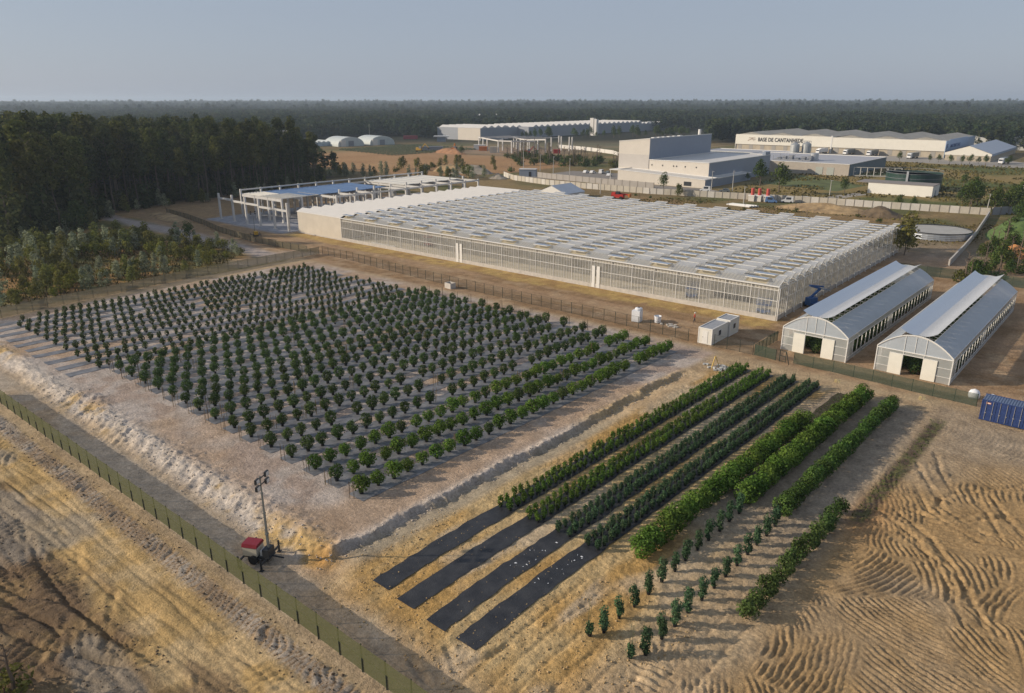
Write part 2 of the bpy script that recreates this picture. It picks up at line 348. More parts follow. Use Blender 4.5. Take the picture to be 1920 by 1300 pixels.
def colours(X, Y, Z):
    n1 = fbm(X*0.06,Y*0.06,71,4); n2 = fbm(X*0.35,Y*0.35,72,4); n3 = fbm(X*1.6,Y*1.6,73,3); st = fbm(X*0.04,Y*0.5,74,4)
    wb = (fbm(X*0.12, Y*0.12, 1, 3)-.5)
    c = lambda r,g,b: np.array([r,g,b])[None,None,:]
    mixc = lambda A,B,m: A*(1-m[...,None]) + B*m[...,None]
    base = np.ones(X.shape+(3,))
    tan = c(.42,.305,.185); pale = c(.47,.40,.345); ochre = c(.50,.345,.155); road = c(.42,.35,.27)
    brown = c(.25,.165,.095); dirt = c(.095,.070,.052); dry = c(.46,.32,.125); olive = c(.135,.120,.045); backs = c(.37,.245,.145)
    grass = c(.11,.125,.04); conc = c(.33,.325,.32); wood = c(.035,.036,.022); clay = c(.42,.21,.09)
    K = mixc(base*tan, base*c(.47,.35,.215), sstep(.35,.65,n2))
    # yard between field and greenhouse
    back = sstep(102.5,105,Y+wb*2); k = mixc(base*backs, base*c(.29,.185,.10), sstep(.4,.62,st)); k = mixc(k, base*c(.44,.32,.20), sstep(.5,.75,n2)*.6)
    K = mixc(K, k, back)
    verge = sstep(118.5,121,Y+wb*4)*(1-sstep(126,127,Y))*sstep(-200,-185,X)*(1-sstep(-46,-43,X)); K = mixc(K, mixc(base*dry, base*c(.36,.23,.10), sstep(.4,.7,n2)), verge*sstep(.3,.45,n2+.1))
    # potted field platform
    f = sstep(31.0,32.5,Y+wb*2)*(1-sstep(-48,-46.2,X-(Y-40)*TILT+wb))*sstep(-152.5,-150.5,X); f = f*(1-sstep(101,104.5,Y))
    k = mixc(base*pale, base*c(.40,.31,.25), sstep(.38,.66,n2)); k = mixc(k, base*c(.42,.29,.185), sstep(.45,.7,fbm(X*.1,Y*.1,75,3))*.75)
    K = mixc(K, k, f)
    crust = np.exp(-((Y-31.2+wb*2)/1.7)**2)*(1-sstep(-48,-45.5,X)); K = mixc(K, mixc(base*c(.54,.47,.40), base*ochre, sstep(.53,.66,n1*.5+n2*.5)), np.clip(crust*1.1,0,1))
    ec = np.exp(-((X-rx(-47.0,Y))/0.8)**2)*sstep(31,33,Y)*(1-sstep(88,94,Y)); K = mixc(K, mixc(base*c(.52,.45,.39), base*ochre, sstep(64,72,Y)*.8), ec*.9)
    # road inside the fence
    rd = np.exp(-((Y-27.0+wb*.8)/2.1)**6)*(1-sstep(-38,-28,X)); rd = np.maximum(rd, np.exp(-((Y-27.5)/3.2)**4)*sstep(-48,-40,X)*(1-sstep(-31,-27,X)))
    K = mixc(K, mixc(base*road, base*c(.40,.30,.20), sstep(.45,.65,n1*.6+n2*.4)), rd*.95)
    # ochre beds
    b = sstep(-45,-43,X-(Y-40)*TILT)*(1-sstep(-24,-20,X))*sstep(27,31,Y)*(1-sstep(97,100,Y))
    k = mixc(base*c(.52,.375,.19), base*c(.46,.285,.105), sstep(.42,.62,n1*.4+fbm(X*.5,Y*.12,77,3)*.6)); k = mixc(k, base*c(.52,.42,.30), sstep(.52,.68,fbm(X*.3,Y*.1,78,3))*.7)
    K = mixc(K, k, b)
    di = np.exp(-((X-rx(-45.2,Y))/1.4)**4)*sstep(31,34,Y)*(1-sstep(66,76,Y)); K = mixc(K, base*c(.29,.26,.20), di*.7)
    g5 = sstep(-27.5,-26,X)*(1-sstep(-15,-13.5,X))*sstep(46,66,Y)*(1-sstep(97,99,Y)); K = mixc(K, mixc(base*c(.27,.225,.175), base*c(.33,.27,.20), n2), g5*.85)
    # tracked ground
    tr = sstep(-16,-13.5,X)*(1-sstep(100,104,Y)); K = mixc(K, mixc(base*c(.375,.275,.17), base*c(.40,.265,.13), sstep(.42,.6,n1)), tr); K = mixc(K, base*c(.36,.29,.215), tr*sstep(80,96,Y)*.7)
    K = mixc(K, base*clay, tr*np.exp(-(((X+14.6)/2.2)**2+((Y-68)/5)**2))*.8)
    soil = np.exp(-((X-rx(-14.8,Y))/0.85)**4)*sstep(64,67,Y)*(1-sstep(94,98,Y)); K = mixc(K, mixc(base*dirt, base*c(.12,.115,.05), sstep(.45,.6,n3)), soil*.92)
    # outside the long fence
    o = (1-sstep(23.4,24.2,Y))*(1-sstep(-32,-26,X)); k = mixc(base*c(.46,.31,.135), base*c(.50,.36,.19), sstep(.4,.6,n2))
    dk = np.maximum(sstep(.50,.60, fbm(X*.085+2,Y*.17,79,4))*.7, (1-sstep(15.2,17.6,Y+wb*5))*(1-sstep(-52,-45,X+wb*9))*(.72+.28*sstep(.35,.5,n2))); k = mixc(k, mixc(base*dirt, base*c(.20,.125,.07), n2*.8), dk*.92*(1-sstep(17.5,19.5,Y+wb*3)))
    k = mixc(k, base*c(.27,.24,.20), sstep(.55,.68,fbm(X*.1,Y*.3,80,3))*.6)
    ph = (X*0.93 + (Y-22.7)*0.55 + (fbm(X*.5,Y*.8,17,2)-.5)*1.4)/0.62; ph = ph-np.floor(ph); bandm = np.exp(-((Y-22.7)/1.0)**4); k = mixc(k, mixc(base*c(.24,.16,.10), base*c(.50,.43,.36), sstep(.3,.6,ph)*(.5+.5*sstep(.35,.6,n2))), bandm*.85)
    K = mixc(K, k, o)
    # scrub and wood floor on the left
    sc = 1-sstep(-157,-155,X+wb*1.5); sc = sc*(1-sstep(99,103,Y+(X+157)*.06+wb*5)); k = mixc(base*c(.20,.165,.06), base*c(.34,.20,.08), sstep(.40,.58,n1)); k = mixc(k, base*c(.13,.125,.045), sstep(.52,.66,n2)); K = mixc(K, k, sc)
    edge_ = (1-sstep(-157.5,-156,X))*sstep(-164,-160,X-wb*4)*(1-sstep(88,92,Y)); K = mixc(K, base*c(.30,.25,.19), edge_*.6)
    pth = sstep(-170,-160,X+wb*3)*(1-sstep(-158,-156.5,X))*sstep(86,90,Y)*(1-sstep(108,112,Y)); pth = np.maximum(pth, np.exp(-((Y-(101.5-(X+215)*.02+wb*3))/3.4)**4)*sstep(-275,-268,X)*(1-sstep(-160,-156,X))); K = mixc(K, base*c(.40,.34,.31), pth*.9)
    yard = (1-sstep(-192,-186,X))*sstep(-280,-272,X)*sstep(106,109,Y)*(1-sstep(168,176,Y)); K = mixc(K, mixc(base*c(.38,.25,.12), base*c(.26,.18,.11), st), yard*.9)
    pad = sstep(-236,-232,X+wb*4)*(1-sstep(-191,-188,X))*sstep(119,121,Y+wb*2)*(1-sstep(216,220,Y)); K = mixc(K, mixc(base*c(.30,.30,.32), base*c(.36,.33,.31), n2), pad*.9)
    # land behind
    beh = sstep(206,212,Y+wb*6); k = mixc(base*c(.20,.145,.07), base*c(.12,.12,.045), sstep(.4,.62,n1)); k = mixc(k, base*c(.30,.21,.10), sstep(.5,.7,fbm(X*.05,Y*.05,81,3))*.7); K = mixc(K, k, beh)
    rl = sstep(-168,-160,X)*(1-sstep(-60,-50,X))*sstep(216,222,Y)*(1-sstep(262,270,Y)); K = mixc(K, mixc(base*c(.30,.17,.08), base*c(.34,.24,.12), st), rl*.6)
    tk = np.exp(-(((X+38)/15)**4+((Y-212)/18)**4)); K = mixc(K, mixc(base*c(.37,.30,.24), base*c(.24,.17,.10), n2), tk*.8)
    gr = sstep(300,306,Y)*(1-sstep(530,545,Y))*sstep(-145,-135,X); k = mixc(base*grass, base*c(.27,.20,.08), sstep(.42,.6,fbm(X*.03,Y*.03,82,4))); K = mixc(K, k, gr)
    d = np.hypot(X,Y)
    sand = sstep(.42,.5, np.exp(-(((X+370)/115)**4+((Y-330)/72)**4))); K = mixc(K, mixc(base*c(.42,.26,.13), base*c(.34,.19,.09), fbm(X*.05,Y*.02,83,3)), sand)
    site = np.exp(-(((X+385)/60)**4+((Y-445)/50)**4)); K = mixc(K, mixc(base*c(.36,.25,.16), base*c(.25,.18,.13), n1), site*.9)
    rdz = np.exp(-(((X+420)/130)**4+((Y-560)/70)**4)); K = mixc(K, base*c(.20,.19,.14), rdz*.5)
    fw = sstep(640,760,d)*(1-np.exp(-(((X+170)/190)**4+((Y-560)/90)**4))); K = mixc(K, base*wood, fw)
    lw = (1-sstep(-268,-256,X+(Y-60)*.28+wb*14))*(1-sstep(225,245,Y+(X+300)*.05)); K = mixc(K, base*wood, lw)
    og = np.exp(-(((X+47.4)/1.6)**2+((Y-30.8)/1.5)**2)); K = mixc(K, base*c(.50,.27,.085), og*.85)
    K = K*(0.86+0.28*n3[...,None])
    return np.clip(K,0,1)
def build_ground():
    X, Y = np.meshgrid(gx_, gy_); nx, ny = len(gx_), len(gy_)
    global GZ
    Z = GZ = height(X, Y); K = colours(X, Y, Z)
    co = np.stack([X,Y,Z],-1).reshape(-1,3).astype(np.float32)
    i = (np.arange(ny-1)[:,None]*nx + np.arange(nx-1)[None,:]).reshape(-1)
    fa = np.stack([i,i+1,i+nx+1,i+nx],1).astype(np.int32)
    me = bpy.data.meshes.new('ground'); me.vertices.add(len(co)); me.vertices.foreach_set('co', co.ravel())
    me.loops.add(fa.size); me.loops.foreach_set('vertex_index', fa.ravel())
    me.polygons.add(len(fa)); me.polygons.foreach_set('loop_start', np.arange(0,fa.size,4,dtype=np.int32)); me.polygons.foreach_set('loop_total', np.full(len(fa),4,np.int32))
    me.polygons.foreach_set('use_smooth', np.ones(len(fa),bool)); me.update(calc_edges=True)
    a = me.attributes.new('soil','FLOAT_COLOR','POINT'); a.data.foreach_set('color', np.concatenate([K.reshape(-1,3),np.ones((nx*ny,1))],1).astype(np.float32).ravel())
    m = bpy.data.materials.new('soil'); m.use_nodes = True; n = m.node_tree; b = n.nodes['Principled BSDF']
    b.inputs['Roughness'].default_value = 0.95; b.inputs['Specular IOR Level'].default_value = 0.1
    at = n.nodes.new('ShaderNodeAttribute'); at.attribute_name = 'soil'; tc = n.nodes.new('ShaderNodeTexCoord')
    last = at.outputs['Color']
    for sc_, lo, hi, det in ((0.55,.78,1.18,5),(3.0,.74,1.22,5),(11,.76,1.2,3)):
        no = n.nodes.new('ShaderNodeTexNoise'); no.inputs['Scale'].default_value = sc_; no.inputs['Detail'].default_value = det; no.inputs['Roughness'].default_value = .6
        n.links.new(tc.outputs['Object'], no.inputs['Vector'])
        mr = n.nodes.new('ShaderNodeMapRange'); mr.inputs['From Min'].default_value = .3; mr.inputs['From Max'].default_value = .7; mr.inputs['To Min'].default_value = lo; mr.inputs['To Max'].default_value = hi
        n.links.new(no.outputs['Fac'], mr.inputs['Value'])
        mx = n.nodes.new('ShaderNodeMix'); mx.data_type = 'RGBA'; mx.blend_type = 'MULTIPLY'; mx.inputs['Factor'].default_value = 1
        n.links.new(last, mx.inputs['A']); n.links.new(mr.outputs[0], mx.inputs['B']); last = mx.outputs['Result']
    n.links.new(last, b.inputs['Base Color'])
    no = n.nodes.new('ShaderNodeTexNoise'); no.inputs['Scale'].default_value = 3.2; no.inputs['Detail'].default_value = 8; no.inputs['Roughness'].default_value = .7
    n.links.new(tc.outputs['Object'], no.inputs['Vector'])
    bp = n.nodes.new('ShaderNodeBump'); bp.inputs['Strength'].default_value = .9; bp.inputs['Distance'].default_value = .2
    n.links.new(no.outputs['Fac'], bp.inputs['Height']); n.links.new(bp.outputs[0], b.inputs['Normal'])
    me.materials.append(m); o = bpy.data.objects.new('ground', me); C.objects.link(o); return struct(o)
ground = build_ground()
print('ground', len(gx_)*len(gy_))
# ------------------------------------------------------------------ plants
def leaves(seed, n, R, ctr, size, clumps=14, hollow=0.55, lump=0.28, asp=0.55, cone=0.0, core=True):
    """leaf-sized quads in clumps through an ellipsoid; returns verts, faces"""
    r = np.random.RandomState(seed)
    cd = r.normal(size=(clumps,3)); cd /= np.linalg.norm(cd,axis=1)[:,None]
    cr = r.uniform(hollow,0.85,clumps)
    cl = cd*cr[:,None]
    k = r.randint(0,clumps,n)
    p = cl[k] + r.normal(size=(n,3))*lump
    ln = np.linalg.norm(p,axis=1); p *= (np.minimum(ln,1.05)/np.maximum(ln,1e-6))[:,None]
    if cone:
        t = (p[:,2]+1)/2; p[:,:2] *= (1-cone*np.clip(t,0,1))[:,None]
    nrm = p + r.normal(size=(n,3))*0.55; nrm[:,2] += 0.25; nrm /= np.linalg.norm(nrm,axis=1)[:,None]
    t = r.normal(size=(n,3)); t -= nrm*(t*nrm).sum(1)[:,None]; t /= np.linalg.norm(t,axis=1)[:,None]
    b = np.cross(nrm,t)
    P = p*np.array(R)+np.array(ctr)
    s = size*r.uniform(0.6,1.35,n)[:,None]
    q = np.stack([P-t*s*.5, P+b*s*asp*.5, P+t*s*.5, P-b*s*asp*.5],1).reshape(-1,3)
    f = np.arange(4*n).reshape(-1,4)
    return q, f
def leafmesh(name, m, parts):
    V = []; F = []; o = 0
    for q, f in parts: V.append(q); F.append(f+o); o += len(q)
    V = np.concatenate(V); F = np.concatenate(F)
    return rawmesh(name, V, F, m)
def rawmesh(name, V, F, m):
    me = bpy.data.meshes.new(name); me.vertices.add(len(V)); me.vertices.foreach_set('co', V.astype(np.float32).ravel())
    k = F.shape[1]
    me.loops.add(F.size); me.loops.foreach_set('vertex_index', F.astype(np.int32).ravel())
    me.polygons.add(len(F)); me.polygons.foreach_set('loop_start', np.arange(0,F.size,k,dtype=np.int32)); me.polygons.foreach_set('loop_total', np.full(len(F),k,np.int32))
    me.update(calc_edges=True); me.materials.append(m); return me
L_dark = leafmat('leaf_dark', (.036,.064,.019), (.110,.160,.048), .28, .015)
L_bright = leafmat('leaf_bright', (.050,.098,.016), (.150,.235,.045), .30, .015)
L_blue = leafmat('leaf_bluish', (.036,.076,.040), (.105,.170,.080), .28, .015)
L_small = leafmat('leaf_small', (.046,.060,.020), (.125,.148,.048), .27, .03)
pot_m = mat('pot_black', (.018,.019,.022), .5, .3, 6)
soil_m = mat('potting_soil', (.05,.033,.022), .95, .4, 20)
def pot_mesh(r, h):
    b = MB(); b.lathe([(r*.78,0),(r*.96,h*.9),(r*1.05,h*.9),(r*1.05,h),(r*.92,h),(r*.9,h*.86)], n=10)
    return b.mesh('pot', pot_m)
POT = pot_mesh(.24,.38); POTS = pot_mesh(.16,.26)
def bush_set(name, m, n, nl, R, zc, size, seed, **kw):
    return [leafmesh(name, m, [leaves(seed+i, nl, R, (0,0,zc), size, **kw)]) for i in range(n)]
BALL = bush_set('foliage', L_dark, 6, 760, (.70,.70,.74), 1.08, .20, 100, clumps=40, hollow=.72, lump=.20)
BALLB = bush_set('foliage', L_bright, 6, 780, (.84,.84,.78), 1.04, .23, 140, clumps=30, hollow=.62, lump=.24)
SMALL = bush_set('foliage', L_small, 5, 180, (.46,.46,.52), .62, .22, 180, clumps=12, cone=.35)
BED_G = bush_set('foliage', L_bright, 5, 230, (.35,.35,.56), .66, .19, 220, clumps=12, cone=.3)
BED_B = bush_set('foliage', L_blue, 5, 230, (.34,.34,.50), .62, .19, 240, clumps=12, cone=.3)
TALL = [leafmesh('foliage', L_blue, [leaves(300+i, 260, (.38,.38,.50), (0,0,.75), .21, clumps=12), leaves(330+i, 240, (.40,.40,.60), (.05,.03,1.60), .21, clumps=12)]) for i in range(4)]
HEDGE = bush_set('foliage', L_bright, 5, 1100, (1.15,1.12,1.0), 1.10, .26, 360, clumps=26, hollow=.5)
HEDGD = bush_set('foliage', L_dark, 4, 700, (.82,.85,.86), .96, .25, 390, clumps=22, hollow=.5)
HEDGM = bush_set('foliage', leafmat('leaf_mid', (.038,.080,.018), (.115,.185,.046), .28, .015), 4, 900, (.98,1.0,.95), 1.06, .25, 410, clumps=24, hollow=.5)
rng = random.Random(11)
def plant(name, label, cat, group, me, x, y, sc=1.0, pot=None, z=None):
    t = thing(name, label, cat, (x, y, gz(x,y) if z is None else z), rng.uniform(0,6.28), group, sc)
    obj('foliage', me, t)
    if pot: obj('pot', pot, t)
    return t
def join_stuff(name, items, m):
    """items: (mesh, x, y, z, rot, scale) -> one mesh"""
    cache = {}; V = []; F = []; o = 0
    for me, x, y, z, r, s in items:
        if me.name not in cache:
            co = np.empty(len(me.vertices)*3,np.float32); me.vertices.foreach_get('co',co)
            vi = np.empty(len(me.loops),np.int32); me.loops.foreach_get('vertex_index',vi); cache[me.name] = (co.reshape(-1,3), vi.reshape(-1,4))
        co, f = cache[me.name]; c, n = math.cos(r), math.sin(r)
        R = np.array([[c,-n,0],[n,c,0],[0,0,1]])*s
        V.append(co@R.T+np.array([x,y,z])); F.append(f+o); o += len(co)
    return bpy.data.objects.new(name, rawmesh(name, np.concatenate(V), np.concatenate(F), m))
# potted field -------------------------------------------------------
ROWS = [-53.1,-57.1,-61.0,-65.1,-69.1,-73.1,-77.0,-81.0,-85.0,-88.5,-92.0,-96.1,-99.8,-103.9,-107.6]
SROWS = [-111.2,-115.0,-119.0,-123.6,-127.7,-131.6,-135.4,-139.5,-143.3,-147.0]
mat_m = mat('woven_mat_dusty', (.20,.20,.21), .5, .45, .7, .25, 14, spec=.5, col2=(.085,.087,.095))
mat_b = mat('woven_mat_black', (.040,.040,.042), .5, .35, .8, .4, 9, spec=.4, col2=(.014,.015,.019))
def strip(name, x0, wd, y0, y1, m, label, group, lift=.02, step=1.0, zfix=None):
    """a laid sheet following the ground, with frayed long edges"""
    n = int((y1-y0)/step)+1; V = []; F = []
    for i in range(n+1):
        y = y0+(y1-y0)*i/n
        for k, u in enumerate((-.5,-.17,.17,.5)):
            x = rx(x0,y)+u*wd+(rng.uniform(-.09,.09) if k in (0,3) else 0)
            z = (gz(x,y)) + lift + (rng.uniform(0,.04)); V.append((x,y,z))
            V.append((x,y,z-.015))
    for i in range(n):
        for k in range(3):
            a = i*8+k*2; F += [(a,a+2,a+10,a+8),(a+1,a+9,a+11,a+3)]
        a = i*8; F += [(a,a+8,a+9,a+1),(a+6,a+7,a+15,a+14)]
    F += [(0,1,3,2),(2,3,5,4),(4,5,7,6)]; a = n*8; F += [(a,a+2,a+3,a+1),(a+2,a+4,a+5,a+3),(a+4,a+6,a+7,a+5)]
    b = MB(); b.add(V,F); return tag(b.build(name, m, smooth=False), label, 'ground cover', group)
for i, x in enumerate(ROWS):
    strip('ground_mat', x+.15, 2.25, 38.9, 99.2, mat_m, f'grey woven mat under the {ordn(i+1)} row of potted shrubs from the bank', 'woven mats under the potted shrubs')
for i, x in enumerate(SROWS):
    strip('ground_mat', x+.1, 1.75, 33.9+rng.uniform(-.2,.3), 99.0, mat_m, f'grey woven mat under the {ordn(len(SROWS)-i)} row of small shrubs from the west fence', 'woven mats under the potted shrubs')
rest_d, rest_s = [], []
for i, x in enumerate(ROWS):
    for k in range(30):
        y = 39.85+2.015*k+rng.uniform(-.12,.12); xx = rx(x,y)+rng.uniform(-.12,.12)
        if rng.random() < .025: continue
        br = i < 3 and rng.random() < .93
        me = rng.choice(BALLB if br else BALL); sc = rng.uniform(.84,1.12)*(1.0 if i < 3 else .95)
        if i < 10:
            plant('potted_shrub', f'round potted shrub, {ordn(k+1)} from the near end of the {ordn(i+1)} row from the bank', 'shrub', 'round potted shrubs on the mats', me, xx, y, sc, POT, .035)
        else: rest_d.append((me,xx,y,.03,rng.uniform(0,6.28),sc))
for x in SROWS:
    for k in range(44):
        y = 38.4+1.37*k+rng.uniform(-.1,.1)
        if rng.random() < .05: continue
        rest_s.append((rng.choice(SMALL),rx(x,y)+rng.uniform(-.1,.1),y,.03,rng.uniform(0,6.28),rng.uniform(.95,1.3)))
b = MB()
for it in rest_d+rest_s:
    s = it[5]; r = .2 if it in rest_d[:0] else .17
    b.lathe([(r*.75*s,0),(r*s,.3*s)], (it[1],it[2],.03), 6)
o = join_stuff('potted_shrub_mass', rest_d, L_dark); C.objects.link(o); stuff(o); tag(o, 'far dark potted shrubs filling the middle rows of the field', 'shrubs')
o = join_stuff('small_shrub_mass', rest_s, L_small); C.objects.link(o); stuff(o); tag(o, 'small potted shrubs in close rows on the far left of the field', 'shrubs')
o = b.build('pot_mass', pot_m); stuff(o); tag(o, 'black pots under the far shrubs of the field', 'pots')
# stakes standing in bunches on the field
stake_m = mat('bamboo', (.16,.115,.06), .8, .3, 8)
def stakes_me(seed, n=4, h=1.9):
    r = random.Random(seed); b = MB()
    for q in range(n):
        x, y = r.uniform(-.35,.35), r.uniform(-.35,.35); b.tube((x,y,-.05),(x+r.uniform(-.05,.05),y+r.uniform(-.05,.05),h*r.uniform(.85,1.05)),.024,n=4)
    return b.mesh('stakes', stake_m)
SK = [stakes_me(i) for i in range(4)]
nst = 0
for i, x in enumerate(ROWS):
    ks = [-0.55] + [k+.5 for k in range(30) if rng.random() < (.10 if i > 2 else .08)] + [29.6]
    for k in ks:
        y = 39.85+2.015*k; o = obj('bamboo_stakes', rng.choice(SK), None, (rx(x,y)-.1,y,.02), rng.uniform(0,6))
        lab = f'bunch of thin stakes at the near end of the {ordn(i+1)} shrub row from the bank' if k < 0 else (f'bunch of thin stakes at the far end of the {ordn(i+1)} shrub row from the bank' if k > 29.55 else f'bunch of thin stakes after the {ordn(int(k)+1)} shrub of the {ordn(i+1)} row from the bank')
        tag(o, lab, 'stakes', 'bunches of stakes among the potted shrubs')
# four matted beds ---------------------------------------------------
BEDS = [(-40.45,1.95),(-37.1,2.0),(-33.6,2.0),(-30.45,1.95)]
allp = []
for i, (x, wd) in enumerate(BEDS):
    strip('bed_mat', x-.1, wd, 31.6+[.5,.2,0,0][i]-.4, 98.3, mat_b, f'black weed mat running the whole length of the {ordn(i+1)} bed from the bank', 'black mats of the four planted beds', lift=.05, step=.8)
    for side in (0,1):
        for k in range(52):
            y = 46.8+k*.995+rng.uniform(-.12,.12); xx = rx(x,y)-.1+(-.56 if side == 0 else .56)+rng.uniform(-.07,.07)
            allp.append((math.hypot(xx,y), i, side, k, xx, y, rng.choice(BED_G if i < 2 else BED_B), rng.uniform(.85,1.15)))
allp.sort(key=lambda q: q[0]); BEDPOT = pot_mesh(.17,.24)
restb = []; bp_ = MB()
for q, (dd, i, side, k, xx, y, me, sc) in enumerate(allp):
    z = gz(xx,y)+.07
    if q < 300:
        t = tag(obj('bed_plant', me, None, (xx,y,z), rng.uniform(0,6.28), sc), f'{["left","right"][side]} hand plant, {ordn(k+1)} pair from the near end, {ordn(i+1)} matted bed from bank', 'plant', 'plants on the four matted beds')
        obj('pot', BEDPOT, t)
    else: restb.append((me,xx,y,z,rng.uniform(0,6.28),sc)); bp_.lathe([(.13,0),(.17,.24)],(xx,y,z),6)
for nm, mm, lab in (('bed_plant_mass', L_bright, 'green plants at the far ends of the first two matted beds'), ('bed_plant_mass', L_blue, 'bluish plants at the far ends of the last two matted beds')):
    sel = [r for r in restb if r[0].materials[0] == mm]
    if sel: o = join_stuff(nm, sel, mm); C.objects.link(o); stuff(o); tag(o, lab, 'plants')
if bp_.v: o = bp_.build('bed_pot_mass', pot_m); stuff(o); tag(o, 'black pots at the far ends of the matted beds', 'pots')
cane_m = mat('cane_green', (.10,.115,.06), .7, .2, 4); net_m = mat('net_green', (.07,.10,.07), .7, .2, 4)
for i, (x, wd) in enumerate(BEDS):
    root = thing('plant_trellis', f'line of thin canes and netting along the {ordn(i+1)} matted bed from the bank', 'trellis', (rx(x,46),46,0), 0, 'cane trellises of the matted beds')
    a = MB(); n_ = MB()
    for side in (-.62,.62):
        pr = None
        for k in range(50):
            y = 47.3+k*1.03; xx = rx(x,y)-.1+side; z = gz(xx,y); h = 1.95*rng.uniform(.93,1.06); dx = rng.uniform(-.05,.05)
            a.tube((xx-rx(x,46),y-46,z-.1),(xx+dx-rx(x,46),y-46,z+h),.013,n=4,cap=False)
            if pr:
                for hh in (.5,.85,1.2,1.55): n_.tube((pr[0]-rx(x,46),pr[1]-46,pr[2]+hh),(xx-rx(x,46),y-46,z+hh),.006,n=3,cap=False)
            pr = (xx,y,z)
    stuff(a.build('canes', cane_m, root)); stuff(n_.build('netting', net_m, root))
# rows of single shrubs turning into hedges --------------------------
for row, (x0, word) in enumerate(((-23.55,'left'),(-20.05,'right'))):
    for k in range(13):
        y = 38.35+2.005*(k-1)+(1.05 if k == 0 else 0); me = rng.choice(TALL); xx = rx(x0,y)+rng.uniform(-.08,.08)-(.6 if k == 0 else 0)
        t = plant('upright_shrub', f'slim upright shrub, {ordn(k+1)} from the near end of the {word} hand single row', 'shrub', 'slim upright shrubs in two rows', me if k > 0 else BED_B[0], xx, y, rng.uniform(.9,1.08) if k > 0 else 1.15, POTS)
        sb = MB()
        for q in range(3): sb.tube((rng.uniform(-.2,.2),rng.uniform(-.2,.2),0),(rng.uniform(-.2,.2),rng.uniform(-.2,.2),2.5),.011,n=4)
        sb.build('cane', cane_m, t)
def hedge(x0, y0, y1, st, sets, lab, sc0, group, jx=.1):
    n = int(round((y1-y0)/st))
    for k in range(n+1):
        y = y0+(y1-y0)*k/n; xx = rx(x0,y)+rng.uniform(-jx,jx)
        plant('hedge_bush', lab.format(ordn(k+1)), 'bush', group, rng.choice(sets), xx, y+rng.uniform(-.1,.1), sc0*rng.uniform(.9,1.12))
hedge(-26.7, 48.4, 83.6, 1.5, HEDGE, 'broad bright bush, {} from the near end of the hedge beside the matted beds', 1.0, 'bushes of the hedge beside the matted beds')
hedge(-23.9, 62.6, 97.0, 1.45, HEDGE, 'broad bright bush, {} from the near end of the middle hedge', 1.0, 'bushes of the middle hedge')
hedge(-20.3, 62.8, 96.6, 1.4, HEDGM, 'mid green bush, {} from the near end of the right hedge', .92, 'bushes of the right hedge')
hedge(-16.45, 46.6, 66.2, 1.75, HEDGD, 'dark round bush, {} from the near end of the short row by the tracks', 1.0, 'dark bushes of the short row')
strip('bare_bed', -26.4, 1.7, 85.0, 97.6, mat('bare_soil', (.085,.066,.048), .95, .4, 3, .4), 'bare dark soil bed at the far end beyond the broad hedge', None, lift=.06)
g = MB()
for q in range(900):
    y = rng.uniform(85.2,97.4); xx = rx(-26.4,y)+rng.uniform(-.75,.75); z = gz(xx,y)+.08
    a = rng.uniform(0,6.28); g.quad((xx,y,z),(xx+.09*math.cos(a),y+.09*math.sin(a),z+.05),(xx+.03*math.cos(a),y+.05*math.sin(a),z+.14))
for q in range(330):
    y = rng.uniform(66.5,97); xx = rx(-14.8,y)+rng.uniform(-.8,.8); z = gz(xx,y)
    a = rng.uniform(0,6.28); s = rng.uniform(.6,1.5); g.quad((xx,y,z),(xx+.12*s*math.cos(a),y+.12*s*math.sin(a),z+.06*s),(xx+.04*math.cos(a),y+.06*math.sin(a),z+.16*s))
o = g.build('weed_cover', L_small); stuff(o); tag(o, 'thin low weeds scattered over the bare soil beds', 'weeds')
# ------------------------------------------------------------------ greenhouse
white_m = mat('white_steel', (.72,.70,.66), .45, .1, 2); zinc_m = mat('galvanised', (.50,.51,.52), .4, .2, 2, metal=.5)
conc_m = mat('concrete', (.52,.48,.43), .85, .2, 1.2, .15); cream_m = mat('cream_panel', (.66,.60,.51), .6, .06, .25)
glass_m = sheetmat('greenhouse_glass', (.70,.70,.68), .12, gloss=.10, rough=.12)
roofg_m = sheetmat('roof_glass', (.62,.64,.66), .52, gloss=.14, rough=.22, trans=.35)
vent_m = sheetmat('vent_glass', (.60,.61,.62), .74, gloss=.14, rough=.25, trans=.3)
screen_m = sheetmat('shade_screen', (.80,.70,.50), .66, gloss=.0, rough=.6, trans=.35)
floor_m = mat('white_ground_sheet', (.70,.63,.50), .8, .12, .3)
X0, X1, Y0, NB, BW, EV, RG = -167.7, -45.05, 125.3, 20, 4.0, 6.2, 7.0
Y1 = Y0+NB*BW
gh = thing('greenhouse', 'huge glass greenhouse with rows of open roof vents beside the white annex', 'greenhouse', (X0,Y0,0))
LX = X1-X0; LY = Y1-Y0
b = MB(); b.box(.15,.15,.01,LX-.15,LY-.15,.03); b.build('floor', floor_m, gh)
b = MB(); b.box(-.0,-.12,0,LX+.12,.10,.85); b.box(LX-.10,.10,0,LX+.12,LY,.85); b.box(0,LY-.1,0,LX-.1,LY+.1,.85); b.build('plinth', conc_m, gh)
nbay = 25; bx = LX/nbay; npn = 7
for i in range(nbay):
    for z0, z1 in ((.85,3.52),(3.6,5.45)):
        b = MB(); b.box(i*bx+.05,-.01,z0,(i+1)*bx-.05,.01,z1); b.build('glass_panel', glass_m, gh)
b = MB()
for i in range(nbay+1): b.box(i*bx-.05,-.09,.85,i*bx+.05,.09,EV)
b.box(0,-.07,3.52,LX,.07,3.6); b.box(0,-.06,5.42,LX,.06,5.5); b.build('wall_frame', white_m, gh)
b = MB()
for i in range(nbay):
    for k in range(1,npn): x = i*bx+k*bx/npn; b.box(x-.022,-.03,.85,x+.022,.03,EV-.1)
stuff(b.build('glazing_bars', white_m, gh))
